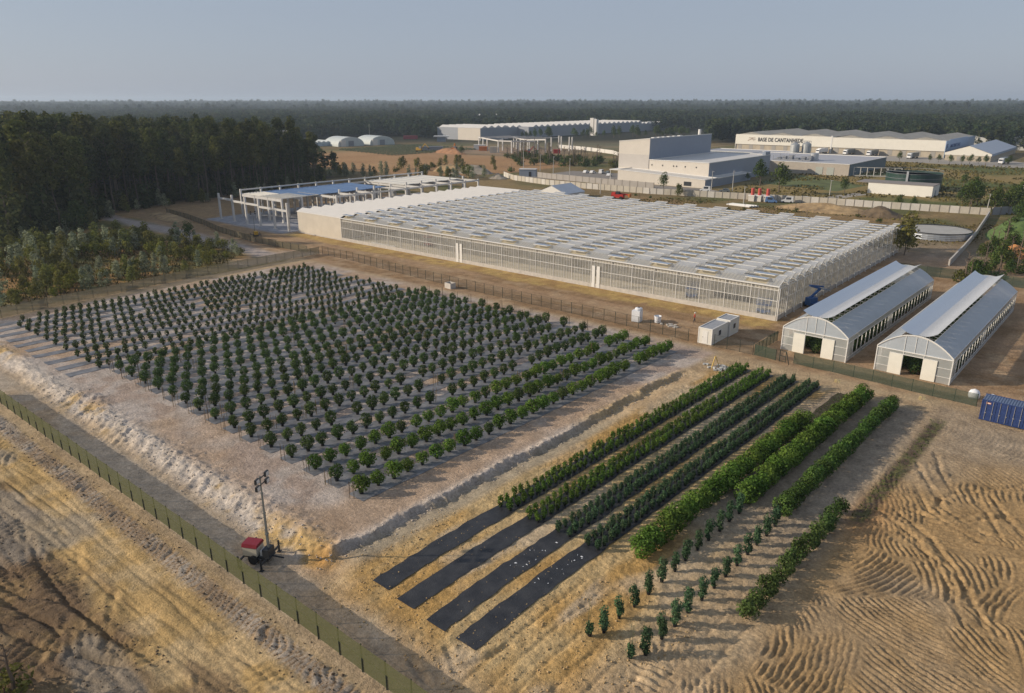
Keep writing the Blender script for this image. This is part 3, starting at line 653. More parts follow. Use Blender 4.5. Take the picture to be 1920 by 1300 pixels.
b = MB(); b.box(-.2,-.28,EV-.12,LX+.2,.12,EV+.06); b.build('front_gutter', white_m, gh)
b = MB(); b.box(0,.25,5.42,LX,.29,6.1); b.build('light_fascia', sheetmat('milky_fascia',(.66,.62,.54),.75,.02,.5), gh)
for i in (9.0,17.0):
    x = i*bx; b = MB()
    for q in (0.3,1.5): b.box(x+q,-.19,.06,x+q+.75,-.13,4.6)
    b.build('door', white_m, gh)
# interior posts and trusses
b = MB()
for k in range(1,NB):
    for i in range(0,nbay+1): b.box(i*bx-.05,k*BW-.05,0,i*bx+.05,k*BW+.05,EV)
for i in range(0,nbay+1): b.box(i*bx-.04,.2,5.62,i*bx+.04,LY-.2,5.74)
stuff(b.build('inner_posts', white_m, gh))
# roof bay by bay
PER = 9.7; VX0 = 106.6-0.0        # front vent x start (local) of one known vent: world -61.1
vents = []; gutters = MB(); ridges = MB()
slope_len = math.hypot(BW/2, RG-EV)
for k in range(NB):
    ya, yr, yb = k*BW, k*BW+BW/2, (k+1)*BW
    fs = []; off = (106.6 % PER)
    x = off-PER
    while x < LX:
        a0, a1 = max(x,0.1), min(x+3.9,LX-.1)
        if a1-a0 > 1: fs.append((a0,a1))
        x += PER
    bs = [(max(a+4.75,0.1),min(a+4.75+3.9,LX-.1)) for a in [off-PER+q*PER for q in range(int(LX/PER)+2)]]
    bs = [(p,q) for p,q in bs if q-p > 1]
    def slope(b, x0, x1, t0, t1, front):
        y0, z0 = (ya+(yr-ya)*t0, EV+(RG-EV)*t0) if front else (yb+(yr-yb)*t0, EV+(RG-EV)*t0)
        y1, z1 = (ya+(yr-ya)*t1, EV+(RG-EV)*t1) if front else (yb+(yr-yb)*t1, EV+(RG-EV)*t1)
        b.quad((x0,y0,z0),(x1,y0,z0),(x1,y1,z1),(x0,y1,z1))
    bf = MB(); slope(bf,0,LX,0,.14,True)
    p = 0
    for a0, a1 in fs:
        if a0 > p: slope(bf,p,a0,.14,1,True)
        p = a1
    if p < LX: slope(bf,p,LX,.14,1,True)
    slope(bf,0,LX,0,.14,False); p = 0
    for a0, a1 in bs:
        if a0 > p: slope(bf,p,a0,.14,1,False)
        p = a1
    if p < LX: slope(bf,p,LX,.14,1,False)
    bf.build('roof_glass', roofg_m, gh)
    bars = MB(); st = bx/npn
    if k < 9:
        n = int(LX/st)
        for i in range(n+1):
            x = i*st
            inv = any(a0 < x < a1 for a0,a1 in fs)
            t1 = .14 if inv else 1
            bars.bar((x,ya,EV+.02),(x,ya+(yr-ya)*t1,EV+(RG-EV)*t1+.02),.05,.04)
        stuff(bars.build('roof_bars', zinc_m, gh))
    b = MB(); b.quad((.2,ya+.12,EV-.20),(LX-.2,ya+.12,EV-.20),(LX-.2,yr,RG-.22),(.2,yr,RG-.22)); b.quad((.2,yr,RG-.22),(LX-.2,yr,RG-.22),(LX-.2,yb-.12,EV-.20),(.2,yb-.12,EV-.20)); b.build('shade_screen', screen_m, gh)
    for a0, a1 in fs: vents.append((k, a0, a1, True))
    for a0, a1 in bs: vents.append((k, a0, a1, False))
    gutters.box(0,yb-.11,EV-.06,LX+.06,yb+.11,EV+.05); ridges.box(0,yr-.05,RG-.03,LX,yr+.05,RG+.05)
    # gable end on the right with its glass, bars and downpipe
    g = MB(); g.add([(LX+.02,ya+.05,.85),(LX+.02,yb-.05,.85),(LX+.02,yb-.05,EV),(LX+.02,yr,RG-.04),(LX+.02,ya+.05,EV)],[(0,1,2,3,4)]); g.build('gable_glass', glass_m, gh)
    g = MB(); g.bar((LX+.03,ya,EV),(LX+.03,yr,RG),.09); g.bar((LX+.03,yr,RG),(LX+.03,yb,EV),.09); g.bar((LX+.03,ya,3.55),(LX+.03,yb,3.55),.06); g.bar((LX+.03,ya,EV-.06),(LX+.03,yb,EV-.06),.08)
    for q in (1.0,2.0,3.0): g.bar((LX+.03,ya+q,.85),(LX+.03,ya+q,EV+.3),.045)
    g.build('gable_frame', white_m, gh)
    if True:
        g = MB(); g.tube((LX+.30,yb,.05),(LX+.30,yb,EV-.5),.085,n=8); g.tube((LX+.30,yb,EV-.5),(LX+.08,yb,EV-.02),.085,n=8); g.tube((LX+.30,yb,.1),(LX+.5,yb,.02),.085,n=8); g.build('downpipe', white_m, gh)
g = MB(); g.tube((LX+.30,0,.05),(LX+.30,0,EV-.5),.085,n=8); g.tube((LX+.30,0,EV-.5),(LX+.08,0,EV-.02),.085,n=8); g.build('downpipe', white_m, gh)
gutters.build('roof_gutters', white_m, gh); ridges.build('roof_ridges', zinc_m, gh)
def vent(b, k, a0, a1, front):
    yr = k*BW+BW/2; sgn = -1 if front else 1; ln = slope_len*.84
    ang = rad(6 if front else 10)                                     # lifted to about level
    y1 = yr+sgn*ln*math.cos(ang); z1 = RG+.06+ln*math.sin(ang)*(0.15 if front else 1)
    b.k = 0; b.quad((a0,yr,RG+.05),(a1,yr,RG+.05),(a1,y1,z1),(a0,y1,z1))
    b.k = 1; b.bar((a0,y1,z1),(a1,y1,z1),.07,.12)
    for x in (a0,a1): b.bar((x,yr,RG+.05),(x,y1,z1),.05,.07)
vents.sort(key=lambda q: (q[0], -q[1])); rest = MB()
for i, v in enumerate(vents):
    if i < 298: b = MB(); vent(b,*v); b.build('roof_vent', [vent_m, white_m], gh)
    else: vent(rest,*v)
stuff(rest.build('far_roof_vents', [vent_m, white_m], gh))
# white annex at the left end -----------------------------------------
an = thing('annex', 'cream annex with zigzag white roof at the left end of the greenhouse', 'building', (-188.1,Y0,0))
AX = X0-.02+188.1
b = MB(); b.box(0,-.02,.3,AX,.15,EV+.02); b.box(0,.15,.3,.15,LY,EV+.02); b.box(AX-.15,.15,.3,AX,LY,EV-.1); b.box(0.15,LY-.15,.3,AX-.15,LY,EV+.02); b.build('wall', ribbed('cream_cladding',(.60,.54,.45),.35,'X',depth=.25), an)
b = MB(); b.box(-.05,-.1,0,AX-.01,.2,.3); b.box(-.05,.2,0,.2,LY,.3); b.build('plinth', conc_m, an)
rm = mat('white_roofing', (.64,.61,.565), .6, .06, .3)
for k in range(NB):
    ya, yr, yb = k*BW, k*BW+BW/2, (k+1)*BW
    b = MB(); b.extr([(ya-.02,EV+.04),(yr,RG+.04),(yb-.02,EV+.04),(yb-.02,EV+.14),(yr,RG+.14),(ya-.02,EV+.14)],-.1,AX-.01); b.build('roof', rm, an)
b = MB(); b.box(-.12,-.12,EV-.1,AX-.01,-.02,EV+.16); b.build('gutter', white_m, an)
# machines seen through the glass --------------------------------------
blue_m = mat('machine_blue', (.035,.11,.30), .45, .2, 4); red_m = mat('machine_red', (.45,.035,.025), .45, .2, 4); orange_m = mat('machine_orange', (.55,.17,.03), .5, .2, 3)
tyre_m = mat('tyre', (.02,.02,.02), .9, .2, 6); grey_m = mat('machine_grey', (.25,.26,.28), .5, .2, 4); dark_m = mat('dark_steel', (.03,.032,.036), .5, .2, 4)
yellow_m = mat('machine_yellow', (.55,.33,.04), .5, .2, 3)
def scissor_lift(x, y, rz, m, label, h=1.9):
    t = thing('scissor_lift', label, 'lift', (x,y,.03), rz)
    b = MB(); b.box(-1.2,-.6,.25,1.2,.6,.75); b.build('chassis', m, t)
    for sx in (-.85,.85):
        for sy in (-.6,.6): w_ = MB(); w_.tube((sx,sy-.1,.28),(sx,sy+.1,.28),.28,n=12); w_.build('wheel', tyre_m, t)
    b = MB()
    for i in range(3):
        z0 = .75+i*(h-.9)/3; z1 = z0+(h-.9)/3
        for sy in (-.5,.5): b.bar((-1,sy,z0),(1,sy,z1),.07); b.bar((1,sy*.9,z0),(-1,sy*.9,z1),.07)
    b.build('scissor_arms', grey_m, t)
    b = MB(); b.box(-1.25,-.62,h-.1,1.25,.62,h); b.build('platform', m, t)
    b = MB()
    for z in (h+.5,h+1.05):
        for sy in (-.6,.6): b.bar((-1.22,sy,z),(1.22,sy,z),.06)
        for sx in (-1.22,1.22): b.bar((sx,-.6,z),(sx,.6,z),.06)
    for sx in (-1.22,0,1.22):
        for sy in (-.6,.6): b.bar((sx,sy,h),(sx,sy,h+1.05),.06)
    b.build('guard_rail', m, t); return t
scissor_lift(-64.0,130.6,.3,blue_m,'blue scissor lift inside the glass front, left of the corner one')
scissor_lift(-48.6,128.6,.2,blue_m,'blue scissor lift inside the glass in the front right corner',1.7)
scissor_lift(-143.5,135.2,.4,red_m,'red scissor lift inside the greenhouse near its left end',2.4)
b = MB(); b.box(0,0,0.03,9.5,.5,.5); tag(b.build('pipe_stack', white_m, loc=(-157.5,127.3,0)), 'long white stack lying inside the glass front near the annex', 'stack')
b = MB()
for i in range(8): b.cbox((i*.95,0,.55),(.8,.7,1.0))
tag(b.build('crate_row', mat('crate_dark',(.05,.045,.04),.8,.3,3), loc=(-60.5,134.5,.03)), 'row of dark crates inside the glass between the two blue lifts', 'crates')
# knuckle boom lift outside the right wall ------------------------------
t = thing('boom_lift', 'blue folding boom lift standing against the right wall of the greenhouse', 'lift', (-43.3,139.2,0), rad(70))
b = MB(); b.box(-1.3,-.9,.45,1.3,.9,.95); b.box(-1.5,-.7,.95,.3,.7,1.9); b.build('chassis', blue_m, t)
for sx in (-.95,.95):
    for sy in (-.95,.95): w_ = MB(); w_.tube((sx,sy-.15,.45),(sx,sy+.15,.45),.45,n=14); w_.build('wheel', tyre_m, t)
b = MB(); b.bar((-1.1,0,1.8),(1.5,0,3.3),.35); b.bar((1.5,0,3.3),(-1.6,0,4.3),.32); b.bar((-1.6,0,4.3),(2.3,0,3.6),.28); b.build('boom', blue_m, t)
b = MB(); b.box(2.3,-.8,3.0,3.3,.8,3.1)
for z in (3.5,4.1):
    b.bar((2.3,-.8,z),(3.3,-.8,z),.05); b.bar((2.3,.8,z),(3.3,.8,z),.05); b.bar((3.3,-.8,z),(3.3,.8,z),.05); b.bar((2.3,-.8,z),(2.3,.8,z),.05)
for sx in (2.3,3.3):
    for sy in (-.8,.8): b.bar((sx,sy,3.0),(sx,sy,4.1),.05)
b.build('basket', grey_m, t)
# ------------------------------------------------------------------ two film tunnels with butterfly vents
film_m = sheetmat('tunnel_film', (.62,.67,.72), .80, gloss=.16, rough=.3, trans=.3)
filmw_m = sheetmat('wall_film', (.74,.75,.72), .62, gloss=.12, rough=.3, trans=.4)
flap_m = sheetmat('flap_film', (.70,.71,.72), .88, gloss=.12, rough=.3, trans=.2)
LTRUNK = mat('bark_grey', (.11,.085,.065), .9, .35, 3)
def tunnel(x0, x1, y0, y1, lab, inner):
    W = x1-x0; L = y1-y0; ev, rg = 3.75, 6.05
    t = thing('film_tunnel', lab, 'polytunnel', (x0,y0,0), -rad(1.2) if True else 0, 'film tunnels beside the greenhouse')
    def arc(u): return ev+(rg-ev)*(1-abs(2*u-1)**2.0)                   # u 0..1 across
    N = 16
    def roof(name, u0, u1, m):
        b = MB(); n = 6; P = []
        for y in (.05,L-.05):
            for i in range(n+1): u = u0+(u1-u0)*i/n; P.append((u*W,y,arc(u)))
        b.add(P,[(i,i+1,i+n+2,i+n+1) for i in range(n)]); b.build(name, m, t, True)
    roof('roof_film',0,.28,film_m); roof('roof_film',.72,1,film_m)
    for nm, sg in (('vent_flap',-1),('vent_flap',1)):
        b = MB(); n = 4; P = []
        for y in (.5,L-.4):
            for i in range(n+1): q = i/n; P.append((W/2+sg*q*2.35,y,rg-.02+.62*q-.30*math.sin(PI*q)))
        b.add(P,[(i,i+1,i+n+2,i+n+1) for i in range(n)]); b.build(nm, flap_m, t, True)
    # arches, purlins, posts
    b = MB()
    na = int(L/2.5)
    for j in range(na+1):
        y = j*L/na
        for i in range(N): b.bar((i/N*W,y,arc(i/N)-.14),((i+1)/N*W,y,arc((i+1)/N)-.14),.06)
        if 0 < j < na: b.bar((.05,y,ev),(W-.05,y,ev),.05); b.bar((W/2,y,ev),(W/2,y,rg-.15),.04)
        if j in (0,na):
            for x in (0,W): b.bar((x,y,0),(x,y,ev),.08)
    for x, z in ((0,ev),(W,ev),(W/2,rg-.15),(.28*W,arc(.28)),(.72*W,arc(.72))): b.bar((x,0,z),(x,L,z),.07)
    b.build('arch_frame', white_m, t)
    # front gable
    b = MB(); P = [(i/N*W,0,arc(i/N)) for i in range(N+1)]; b.add(P+[(W,0,ev-.25),(0,0,ev-.25)],[tuple(range(N+3))]); b.build('gable_film', film_m, t)
    dx0, dx1 = W*.36, W*.63; dw = 1.75
    b = MB()
    b.quad((0,0,0),(dx0-dw,0,0),(dx0-dw,0,ev-.25),(0,0,ev-.25)); b.quad((dx1+dw,0,0),(W,0,0),(W,0,ev-.25),(dx1+dw,0,ev-.25))
    b.quad((dx0-dw,0,3.05),(dx1+dw,0,3.05),(dx1+dw,0,ev-.25),(dx0-dw,0,ev-.25)); b.build('front_film', filmw_m, t)
    for p in (dx0-dw, dx1):
        b = MB(); b.box(p,-.14,.02,p+dw,-.06,3.0); b.build('sliding_door', mat('door_white',(.74,.71,.62),.5,.06,1), t)
    b = MB()
    for i in range(N): b.bar((i/N*W,-.05,arc(i/N)),((i+1)/N*W,-.05,arc((i+1)/N)),.13)
    b.bar((0,-.05,ev-.25),(W,-.05,ev-.25),.13)
    for z in (.95,2.2): b.bar((0,-.04,z),(dx0-dw,-.04,z),.06); b.bar((dx1+dw,-.04,z),(W,-.04,z),.06)
    for x in (.0,W): b.bar((x,-.03,0),(x,-.03,ev),.13)
    for u in (.36,.5,.64): b.bar((u*W,-.04,ev-.25),(u*W,-.04,arc(u)),.06)
    for x in (dx0,dx1): b.bar((x,-.03,0),(x,-.03,ev-.25),.09)
    b.bar((dx0-dw,-.05,3.05),(dx1+dw,-.05,3.05),.08); b.build('gable_frame', white_m, t)
    b = MB(); P = [(i/N*W,L,arc(i/N)) for i in range(N+1)]; b.add(P+[(W,L,0),(0,L,0)],[tuple(range(N+3))]); b.build('rear_film', filmw_m, t)
    # side walls with rolled-up openings
    for x, nm in ((0,'side_film'),(W,'side_film')):
        b = MB(); b.quad((x,0,0),(x,L,0),(x,L,.6),(x,0,.6)); b.quad((x,0,2.9),(x,L,2.9),(x,L,ev),(x,0,ev))
        for y0_, y1_ in ((0,2.6),(L*.40,L*.46),(L-2.0,L)): b.quad((x,y0_,.6),(x,y1_,.6),(x,y1_,2.9),(x,y0_,2.9))
        b.build(nm, filmw_m, t)
        b = MB(); q = 2.6
        while q < L-2: b.bar((x+(.04 if x else -.04),q,.55),(x+(.04 if x else -.04),q,2.95),.10,.06); q += 2.0
        b.bar((x,0,.6),(x,L,.6),.08); b.bar((x,0,2.9),(x,L,2.9),.08); b.build('side_frame', white_m, t)
        b = MB(); b.box(x-.05,0,0,x+.05,L,.22); b.build('kerb', conc_m, t)
    # rows of tall plants inside: things of their own
    n = 0; ob = []
    for r_, px in enumerate((W*.10,W*.30,W*.5,W*.70,W*.885)):
        for k in range(int(L/1.9)):
            if r_ == 1 and k < 1: continue
            ob.append((HEDGD[(k+r_) % 4], px, 1.6+k*1.9, 0.05, k*1.3, 1.12+.1*math.sin(k*3.1)))
    M = t.matrix_basis.copy(); Rz = Matrix.Translation((x0,y0,0)) @ Matrix.Rotation(t.rotation_euler.z,4,'Z')
    it = []
    for me, px, py, pz, r, s in ob:
        p = Rz @ Vector((px,py,pz)); it.append((me,p.x,p.y,p.z,r,s))
    o = join_stuff('tunnel_crop', it, L_dark); C.objects.link(o); stuff(o); tag(o, inner, 'crop')
tunnel(-38.4,-28.7,110.8,160.3,'left film tunnel with raised ridge flaps, next to the greenhouse wall','dense green crop growing inside the left film tunnel')
tunnel(-24.6,-14.95,110.4,160.0,'right film tunnel with raised ridge flaps, nearest the blue container','dense green crop growing inside the right film tunnel')
# ------------------------------------------------------------------ fences
post_m = mat('fence_post_green', (.022,.032,.022), .6, .2, 4)
net_ol = netmat('shade_net_olive', (.135,.14,.065), .74); net_dk = netmat('shade_net_green', (.075,.105,.075), .66); net_tan = netmat('shade_net_dusty', (.17,.15,.10), .72)
wire_m = netmat('wire_mesh', (.10,.105,.09), .16)
def fence(label, pts, sp, h, net, two=False, lo=.03, name='net_fence', pr=.035, topbar=False):
    P = [Vector((x,y,0)) for x,y in pts]; seg = []
    for a, b in zip(P[:-1],P[1:]):
        n = max(1,int(round((b-a).length/sp)))
        seg += [a+(b-a)*i/n for i in range(n)]
    seg.append(P[-1]); o = seg[0].copy(); o.z = 0
    t = thing(name, label, 'fence', o)
    zs = [gz(p.x,p.y) for p in seg]; q = [(p.x-o.x,p.y-o.y,z) for p,z in zip(seg,zs)]
    for i, (x,y,z) in enumerate(q):
        b = MB(); b.bar((x,y,z-.2),(x,y,z+h),pr*2); b.build('post', post_m, t)
    for (x0,y0,z0),(x1,y1,z1) in zip(q[:-1],q[1:]):
        d = Vector((x1-x0,y1-y0,0)).normalized(); nx, ny = d.y*.05, -d.x*.05
        b = MB(); N = 4
        def sheet(z_lo,z_hi,off,bow):
            V = []
            for i in range(N+1):
                u = i/N; x = x0+(x1-x0)*u+nx*off; y = y0+(y1-y0)*u+ny*off; z = z0+(z1-z0)*u; s = bow*math.sin(PI*u)
                V += [(x,y,z+z_lo),(x+nx*s,y+ny*s,z+z_hi-.03*math.sin(PI*u))]
            b.add(V,[(2*i,2*i+2,2*i+3,2*i+1) for i in range(N)])
        if two:
            sheet(lo,h*.53,-1,.2); b.build('lower_net', net, t); b = MB(); sheet(h*.53,h,1,.3); b.build('upper_net', net, t)
        else: sheet(lo,h,1,.3); b.build('net_panel', net, t)
    if topbar:
        b = MB()
        for (x0,y0,z0),(x1,y1,z1) in zip(q[:-1],q[1:]):
            for zz in (.08,h-.05,h*.5): b.bar((x0,y0,z0+zz),(x1,y1,z1+zz),.022)
        stuff(b.build('line_wires', post_m, t))
    return t
fence('long olive shade net fence running past the light tower in the foreground', [(-113.5,24.9),(-27.0,24.9)], 2.51, 2.4, net_ol, True)
fence('thin wire fence between the potted field and the greenhouse yard', [(-156,110.2),(-143.3,109.9),(-126,108.3),(-105,107.0),(-85,106.4),(-66,106.1),(-51.5,105.2)], 2.5, 2.1, wire_m, topbar=True, name='wire_fence')
fence('short wire fence linking the white office cabin and the green net fence', [(-47,105.2),(-40.6,105.2)], 2.2, 2.0, wire_m, topbar=True, name='wire_fence')
fence('olive net fence along the left edge of the potted field below the scrub', [(-150.5,28.0),(-152,38),(-153.3,46),(-154.5,60),(-156,72),(-157.2,90),(-156.6,109.6)], 2.6, 1.9, net_tan)
fence('dusty net fence curving past the left light tower towards the woods', [(-160.7,108.9),(-170.4,108.1),(-183.4,108.2),(-195.6,109.0),(-207,110.5),(-222,114),(-238,117),(-256,118.5)], 2.9, 1.8, net_tan)
fence('dark green net fence in front of the two film tunnels', [(-34.4,105.3),(-25.9,105.0),(-10.7,104.1)], 2.45, 1.75, net_dk)
fence('short green net fence beside the open gate at the left film tunnel', [(-40.4,114.3),(-40.4,105.3),(-37.0,105.0)], 1.6, 1.75, net_dk)
fence('green net fence closing the yard behind the two film tunnels', [(-40,181.5),(-33,181.0),(-25,182.2),(-17,181.6),(-6,181)], 2.6, 2.2, net_dk)
t = thing('gate', 'open tubular gate leaf standing ajar at the left film tunnel', 'gate', (-36.4,104.9,0), rad(-12))
b = MB(); b.bar((0,0,0),(0,0,1.8),.09); b.bar((1.0,0,0.1),(1.0,0,1.8),.07)
for z in (.15,.95,1.75): b.bar((0,0,z),(1.0,0,z),.06)
b.build('gate_frame', post_m, t)
b = MB(); b.bar((1.1,-.1,1.8),(1.9,-.5,.05),.08); b.build('prop', post_m, t)
# ------------------------------------------------------------------ light towers
def light_tower(x, y, rz, label, sc=1.0, simple=False):
    t = thing('light_tower', label, 'light tower', (x,y,gz(x,y)), rz, None, sc)
    b = MB(); b.box(-1.0,-.45,.42,1.1,.45,.55); b.box(-.6,-.52,.25,.95,.52,.42); b.box(.55,-.42,.55,1.05,.42,1.15); b.bar((1.1,0,.5),(2.0,0,.45),.09); b.build('trailer_frame', dark_m, t)
    for sy in (-.6,.6): w_ = MB(); w_.tube((-.1,sy-.1,.33),(-.1,sy+.1,.33),.33,n=14); w_.build('wheel', tyre_m, t)
    b = MB(); b.box(-.95,-.5,.55,.15,.5,1.25); b.build('engine_housing', mat('housing_cream',(.55,.50,.40),.5,.1,2) if not simple else yellow_m, t)
    b = MB(); b.extr([(-.54,1.25),(.54,1.25),(.44,1.5),(-.44,1.5)],-1.0,.2); b.build('hood', mat('hood_red',(.22,.018,.03),.45,.15,3) if not simple else yellow_m, t)
    b = MB(); b.box(.3,-.3,.55,.62,.3,.95); b.build('tool_box', white_m, t)
    b = MB()
    for sx, sy in ((-.9,-1.25),(-.9,1.25),(.9,-1.25),(.9,1.25)):
        b.bar((sx,sy*.4,.5),(sx,sy,.5),.11); b.bar((sx,sy,0.0),(sx,sy,.95),.11); b.cbox((sx,sy,.02),(.28,.28,.04))
    b.build('outrigger', dark_m, t)
    b = MB()
    zz = [(.55,2.3,.07),(2.3,4.0,.057),(4.0,5.6,.045),(5.6,6.9,.035)]
    for z0,z1,r in zz: b.bar((.85,0,z0),(.85,0,z1),r*2.1); b.bar((.85,0,z1-.06),(.85,0,z1+.03),r*3)
    b.build('mast', mat('mast_grey',(.17,.18,.17),.5,.2,4), t)
    b = MB(); b.bar((.85,-.75,6.75),(.85,.75,6.75),.06); b.bar((.85,-.75,6.25),(.85,.75,6.25),.06); b.build('lamp_bar', dark_m, t)
    for sy in (-.62,.62):
        for z in (6.3,6.85):
            f = MB(); f.cbox((.98,sy,z),(.16,.42,.36),0,rad(0)); f.build('floodlight', dark_m, t)
            f2 = MB(); f2.box(1.062,sy-.17,z-.14,1.075,sy+.17,z+.14); f2.build('lens', white_m, t)
    return t
light_tower(-51.9,27.6,rad(28),'red and cream trailer light tower beside the long olive fence',1.18)
light_tower(-192.2,113.6,rad(160),'yellow trailer light tower behind the dusty net fence near the frame',1.0,True)
# ------------------------------------------------------------------ cabins, tanks, container
cab_m = ribbed('cabin_white',(.70,.67,.60),.22,'X',depth=.3); cabr_m = mat('cabin_roof',(.33,.34,.36),.6,.25,1.5)
def cabin(x, y, L, W, H, label, win):
    t = thing('office_cabin', label, 'cabin', (x,y,gz(x+1,y+2)))
    b = MB(); b.box(.04,.04,.14,W-.04,L-.04,H-.12); b.build('wall', cab_m, t)
    b = MB(); b.box(0,0,0.02,W,L,.14)
    for cx in (0,W-.14):
        for cy in (0,L-.14): b.box(cx,cy,.14,cx+.14,cy+.14,H-.12)
    b.box(0,0,H-.12,W,.14,H+.05); b.box(0,L-.14,H-.12,W,L,H+.05); b.box(0,.14,H-.12,.14,L-.14,H+.05); b.box(W-.14,.14,H-.12,W,L-.14,H+.05); b.build('frame', white_m, t)
    b = MB(); b.box(.14,.14,H-.11,W-.14,L-.14,H-.04); b.build('roof', cabr_m, t)
    b = MB(); b.box(.75,-.01,.15,1.65,.035,2.15); d_ = b.build('door', white_m, t)
    b = MB(); b.box(.8,-.06,1.1,.9,-.015,1.16); b.build('handle', dark_m, d_)
    b = MB(); b.box(W-.035,win,1.0,W+.02,win+1.0,2.0); w_ = b.build('window', white_m, t)
    b = MB(); b.box(W+.022,win+.08,1.08,W+.03,win+.92,1.92); b.build('pane', mat('dark_glass',(.05,.06,.075),.15,.2,2,spec=.6), w_)
    return t
cabin(-49.9,105.3,5.85,2.40,2.6,'white office cabin with a door facing the plant field and a window on its side',2.3)
cabin(-49.7,111.35,3.6,2.40,2.75,'shorter white cabin close behind the first office cabin',1.3)
b = MB()
for i in range(3): b.box(.1+i*.9,0,.02,.85+i*.9,.28,.07)
tag(b.build('plank_step', mat('plank_wood',(.36,.27,.17),.85,.3,4), loc=(-49.7,104.6,gz(-49,104.7))), 'wooden planks lying in front of the white office cabin', 'planks')
def poly_tank(x, y, label, s=1.0):
    t = thing('water_tank', label, 'tank', (x,y,gz(x,y)), rad(8), None, s)
    b = MB(); b.box(-.75,-.7,.05,.75,.7,2.05); b.build('body', mat('plastic_white',(.72,.73,.75),.4,.1,2), t)
    b = MB(); b.lathe([(.55,2.05),(.66,2.2),(.62,2.42),(.4,2.5)],(.15,.25,0),14); b.build('dome', MAT['plastic_white'], t)
    b = MB(); b.lathe([(.22,2.5),(.22,2.56)],(.15,.25,0),10); b.build('lid', dark_m, t); return t
poly_tank(-63.6,109.4,'tall white plastic tank standing in the yard behind the wire fence')
t = thing('wash_tank', 'small open white tank with hose, right of the tall white tank', 'tank', (-60.4,111.0,gz(-60,111)))
b = MB(); b.lathe([(.55,.1),(.62,.9),(.66,1.25),(.58,1.25),(.5,1.0)],(0,0,0),12); b.build('body', MAT['plastic_white'], t)
b = MB(); b.bar((.3,-.5,0),(.3,-.5,1.1),.08); b.bar((.3,-.5,1.1),(-.4,-.3,1.3),.06); b.build('pipe', grey_m, t)
b = MB()
for q in range(26): a = rng.uniform(0,6.28); r = rng.uniform(0,1.6); b.cbox((1.6*math.cos(a)*r*.9,math.sin(a)*r*.5,.08),(rng.uniform(.2,.6),rng.uniform(.2,.5),rng.uniform(.08,.28)),rng.uniform(0,3))
o = b.build('rubble_heap', conc_m, loc=(-57.6,110.8,gz(-57.6,110.8))); stuff(o); tag(o, 'low heap of pale rubble on the yard right of the small tank', 'rubble')
t = thing('concrete_tank', 'open square concrete box standing against the wire fence', 'box', (-107.0,105.0,gz(-106,105)), rad(-6))
b = MB(); b.box(0,0,0,1.9,.12,1.15); b.box(0,1.28,0,1.9,1.4,1.15); b.box(0,.12,0,.12,1.28,1.15); b.box(1.78,.12,0,1.9,1.28,1.15); b.box(.12,.12,0,1.78,1.28,.1); b.build('walls', conc_m, t)
# blue shipping container
navy = ribbed('container_blue',(.030,.055,.165),.28,'X',rough=.4,depth=.9); navyp = mat('container_door_blue',(.030,.055,.165),.4,.25,2.5)
t = thing('shipping_container', 'navy blue shipping container with side doors at the right edge', 'container', (-9.75,99.7,gz(-7,100)+.1), rad(-1))
L, W, H = 6.06, 2.44, 2.59
b = MB(); b.box(.06,W-.06,.15,L-.06,W-.02,H-.1); b.box(.02,.06,.15,.06,W-.06,H-.1); b.box(L-.06,.06,.15,L-.02,W-.06,H-.1); b.build('wall', navy, t)
b = MB(); b.box(.05,.05,H-.1,L-.05,W-.05,H-.03); b.build('roof', ribbed('container_roof',(.10,.14,.235),.28,'X',rough=.5,depth=1.0), t)
b = MB()
for x in (0,L-.12):
    for y in (0,W-.12): b.box(x,y,0,x+.12,y+.12,H)
for y in (0,W-.12): b.box(.12,y,0,L-.12,y+.12,.15); b.box(.12,y,H-.12,L-.12,y+.12,H)
b.build('frame', navyp, t)
for i in range(4):
    x0 = .13+i*1.45; b = MB(); b.box(x0+.02,.03,.16,x0+1.43,.07,H-.13); d_ = b.build('door', navyp, t)
    b = MB()
    for z in (.7,1.25,1.8): b.box(x0+.1,.015,z,x0+1.35,.03,z+.05)
    b.build('door_rib', navyp, d_)
    b = MB()
    for q in (.38,1.08): b.tube((x0+q,-.02,.1),(x0+q,-.02,H-.08),.026,n=6); b.box(x0+q-.06,-.04,.95,x0+q+.12,0,1.02)
    b.build('lock_bar', zinc_m, d_)
b = MB(); b.box(.45,.012,2.12,.95,.028,2.32); b.build('warning_plate', mat('plate_orange',(.55,.16,.03),.5,.2,3), t)
b = MB(); b.box(.6,.006,2.17,.92,.011,2.27); b.build('plate_text', white_m, t)
b = MB()
for i in range(5): b.box(i*.75,-.05*i % .1,.0,i*.75+.7,.3,.09)
tag(b.build('timber_planks', MAT['plank_wood'], loc=(-7.4,99.0,gz(-6,99)+.03)), 'timber planks lying along the foot of the navy container', 'planks')
for i, (x, y) in enumerate(((-11.5,107.2),(-9.4,106.4))):
    t = thing('white_float', ['white rounded plastic tank behind the fence, left of its twin','white rounded plastic tank just behind the navy container'][i], 'tank', (x,y,gz(x,y)), 0, 'white tanks by the container', .72)
    b = MB(); b.lathe([(.75,.0),(.95,.35),(.95,1.0),(.7,1.5),(.3,1.7)],(0,0,0),16); b.build('body', MAT['plastic_white'], t, True)
    b = MB(); b.lathe([(.2,1.7),(.2,1.76)],(0,0,0),10); b.build('lid', white_m, t)
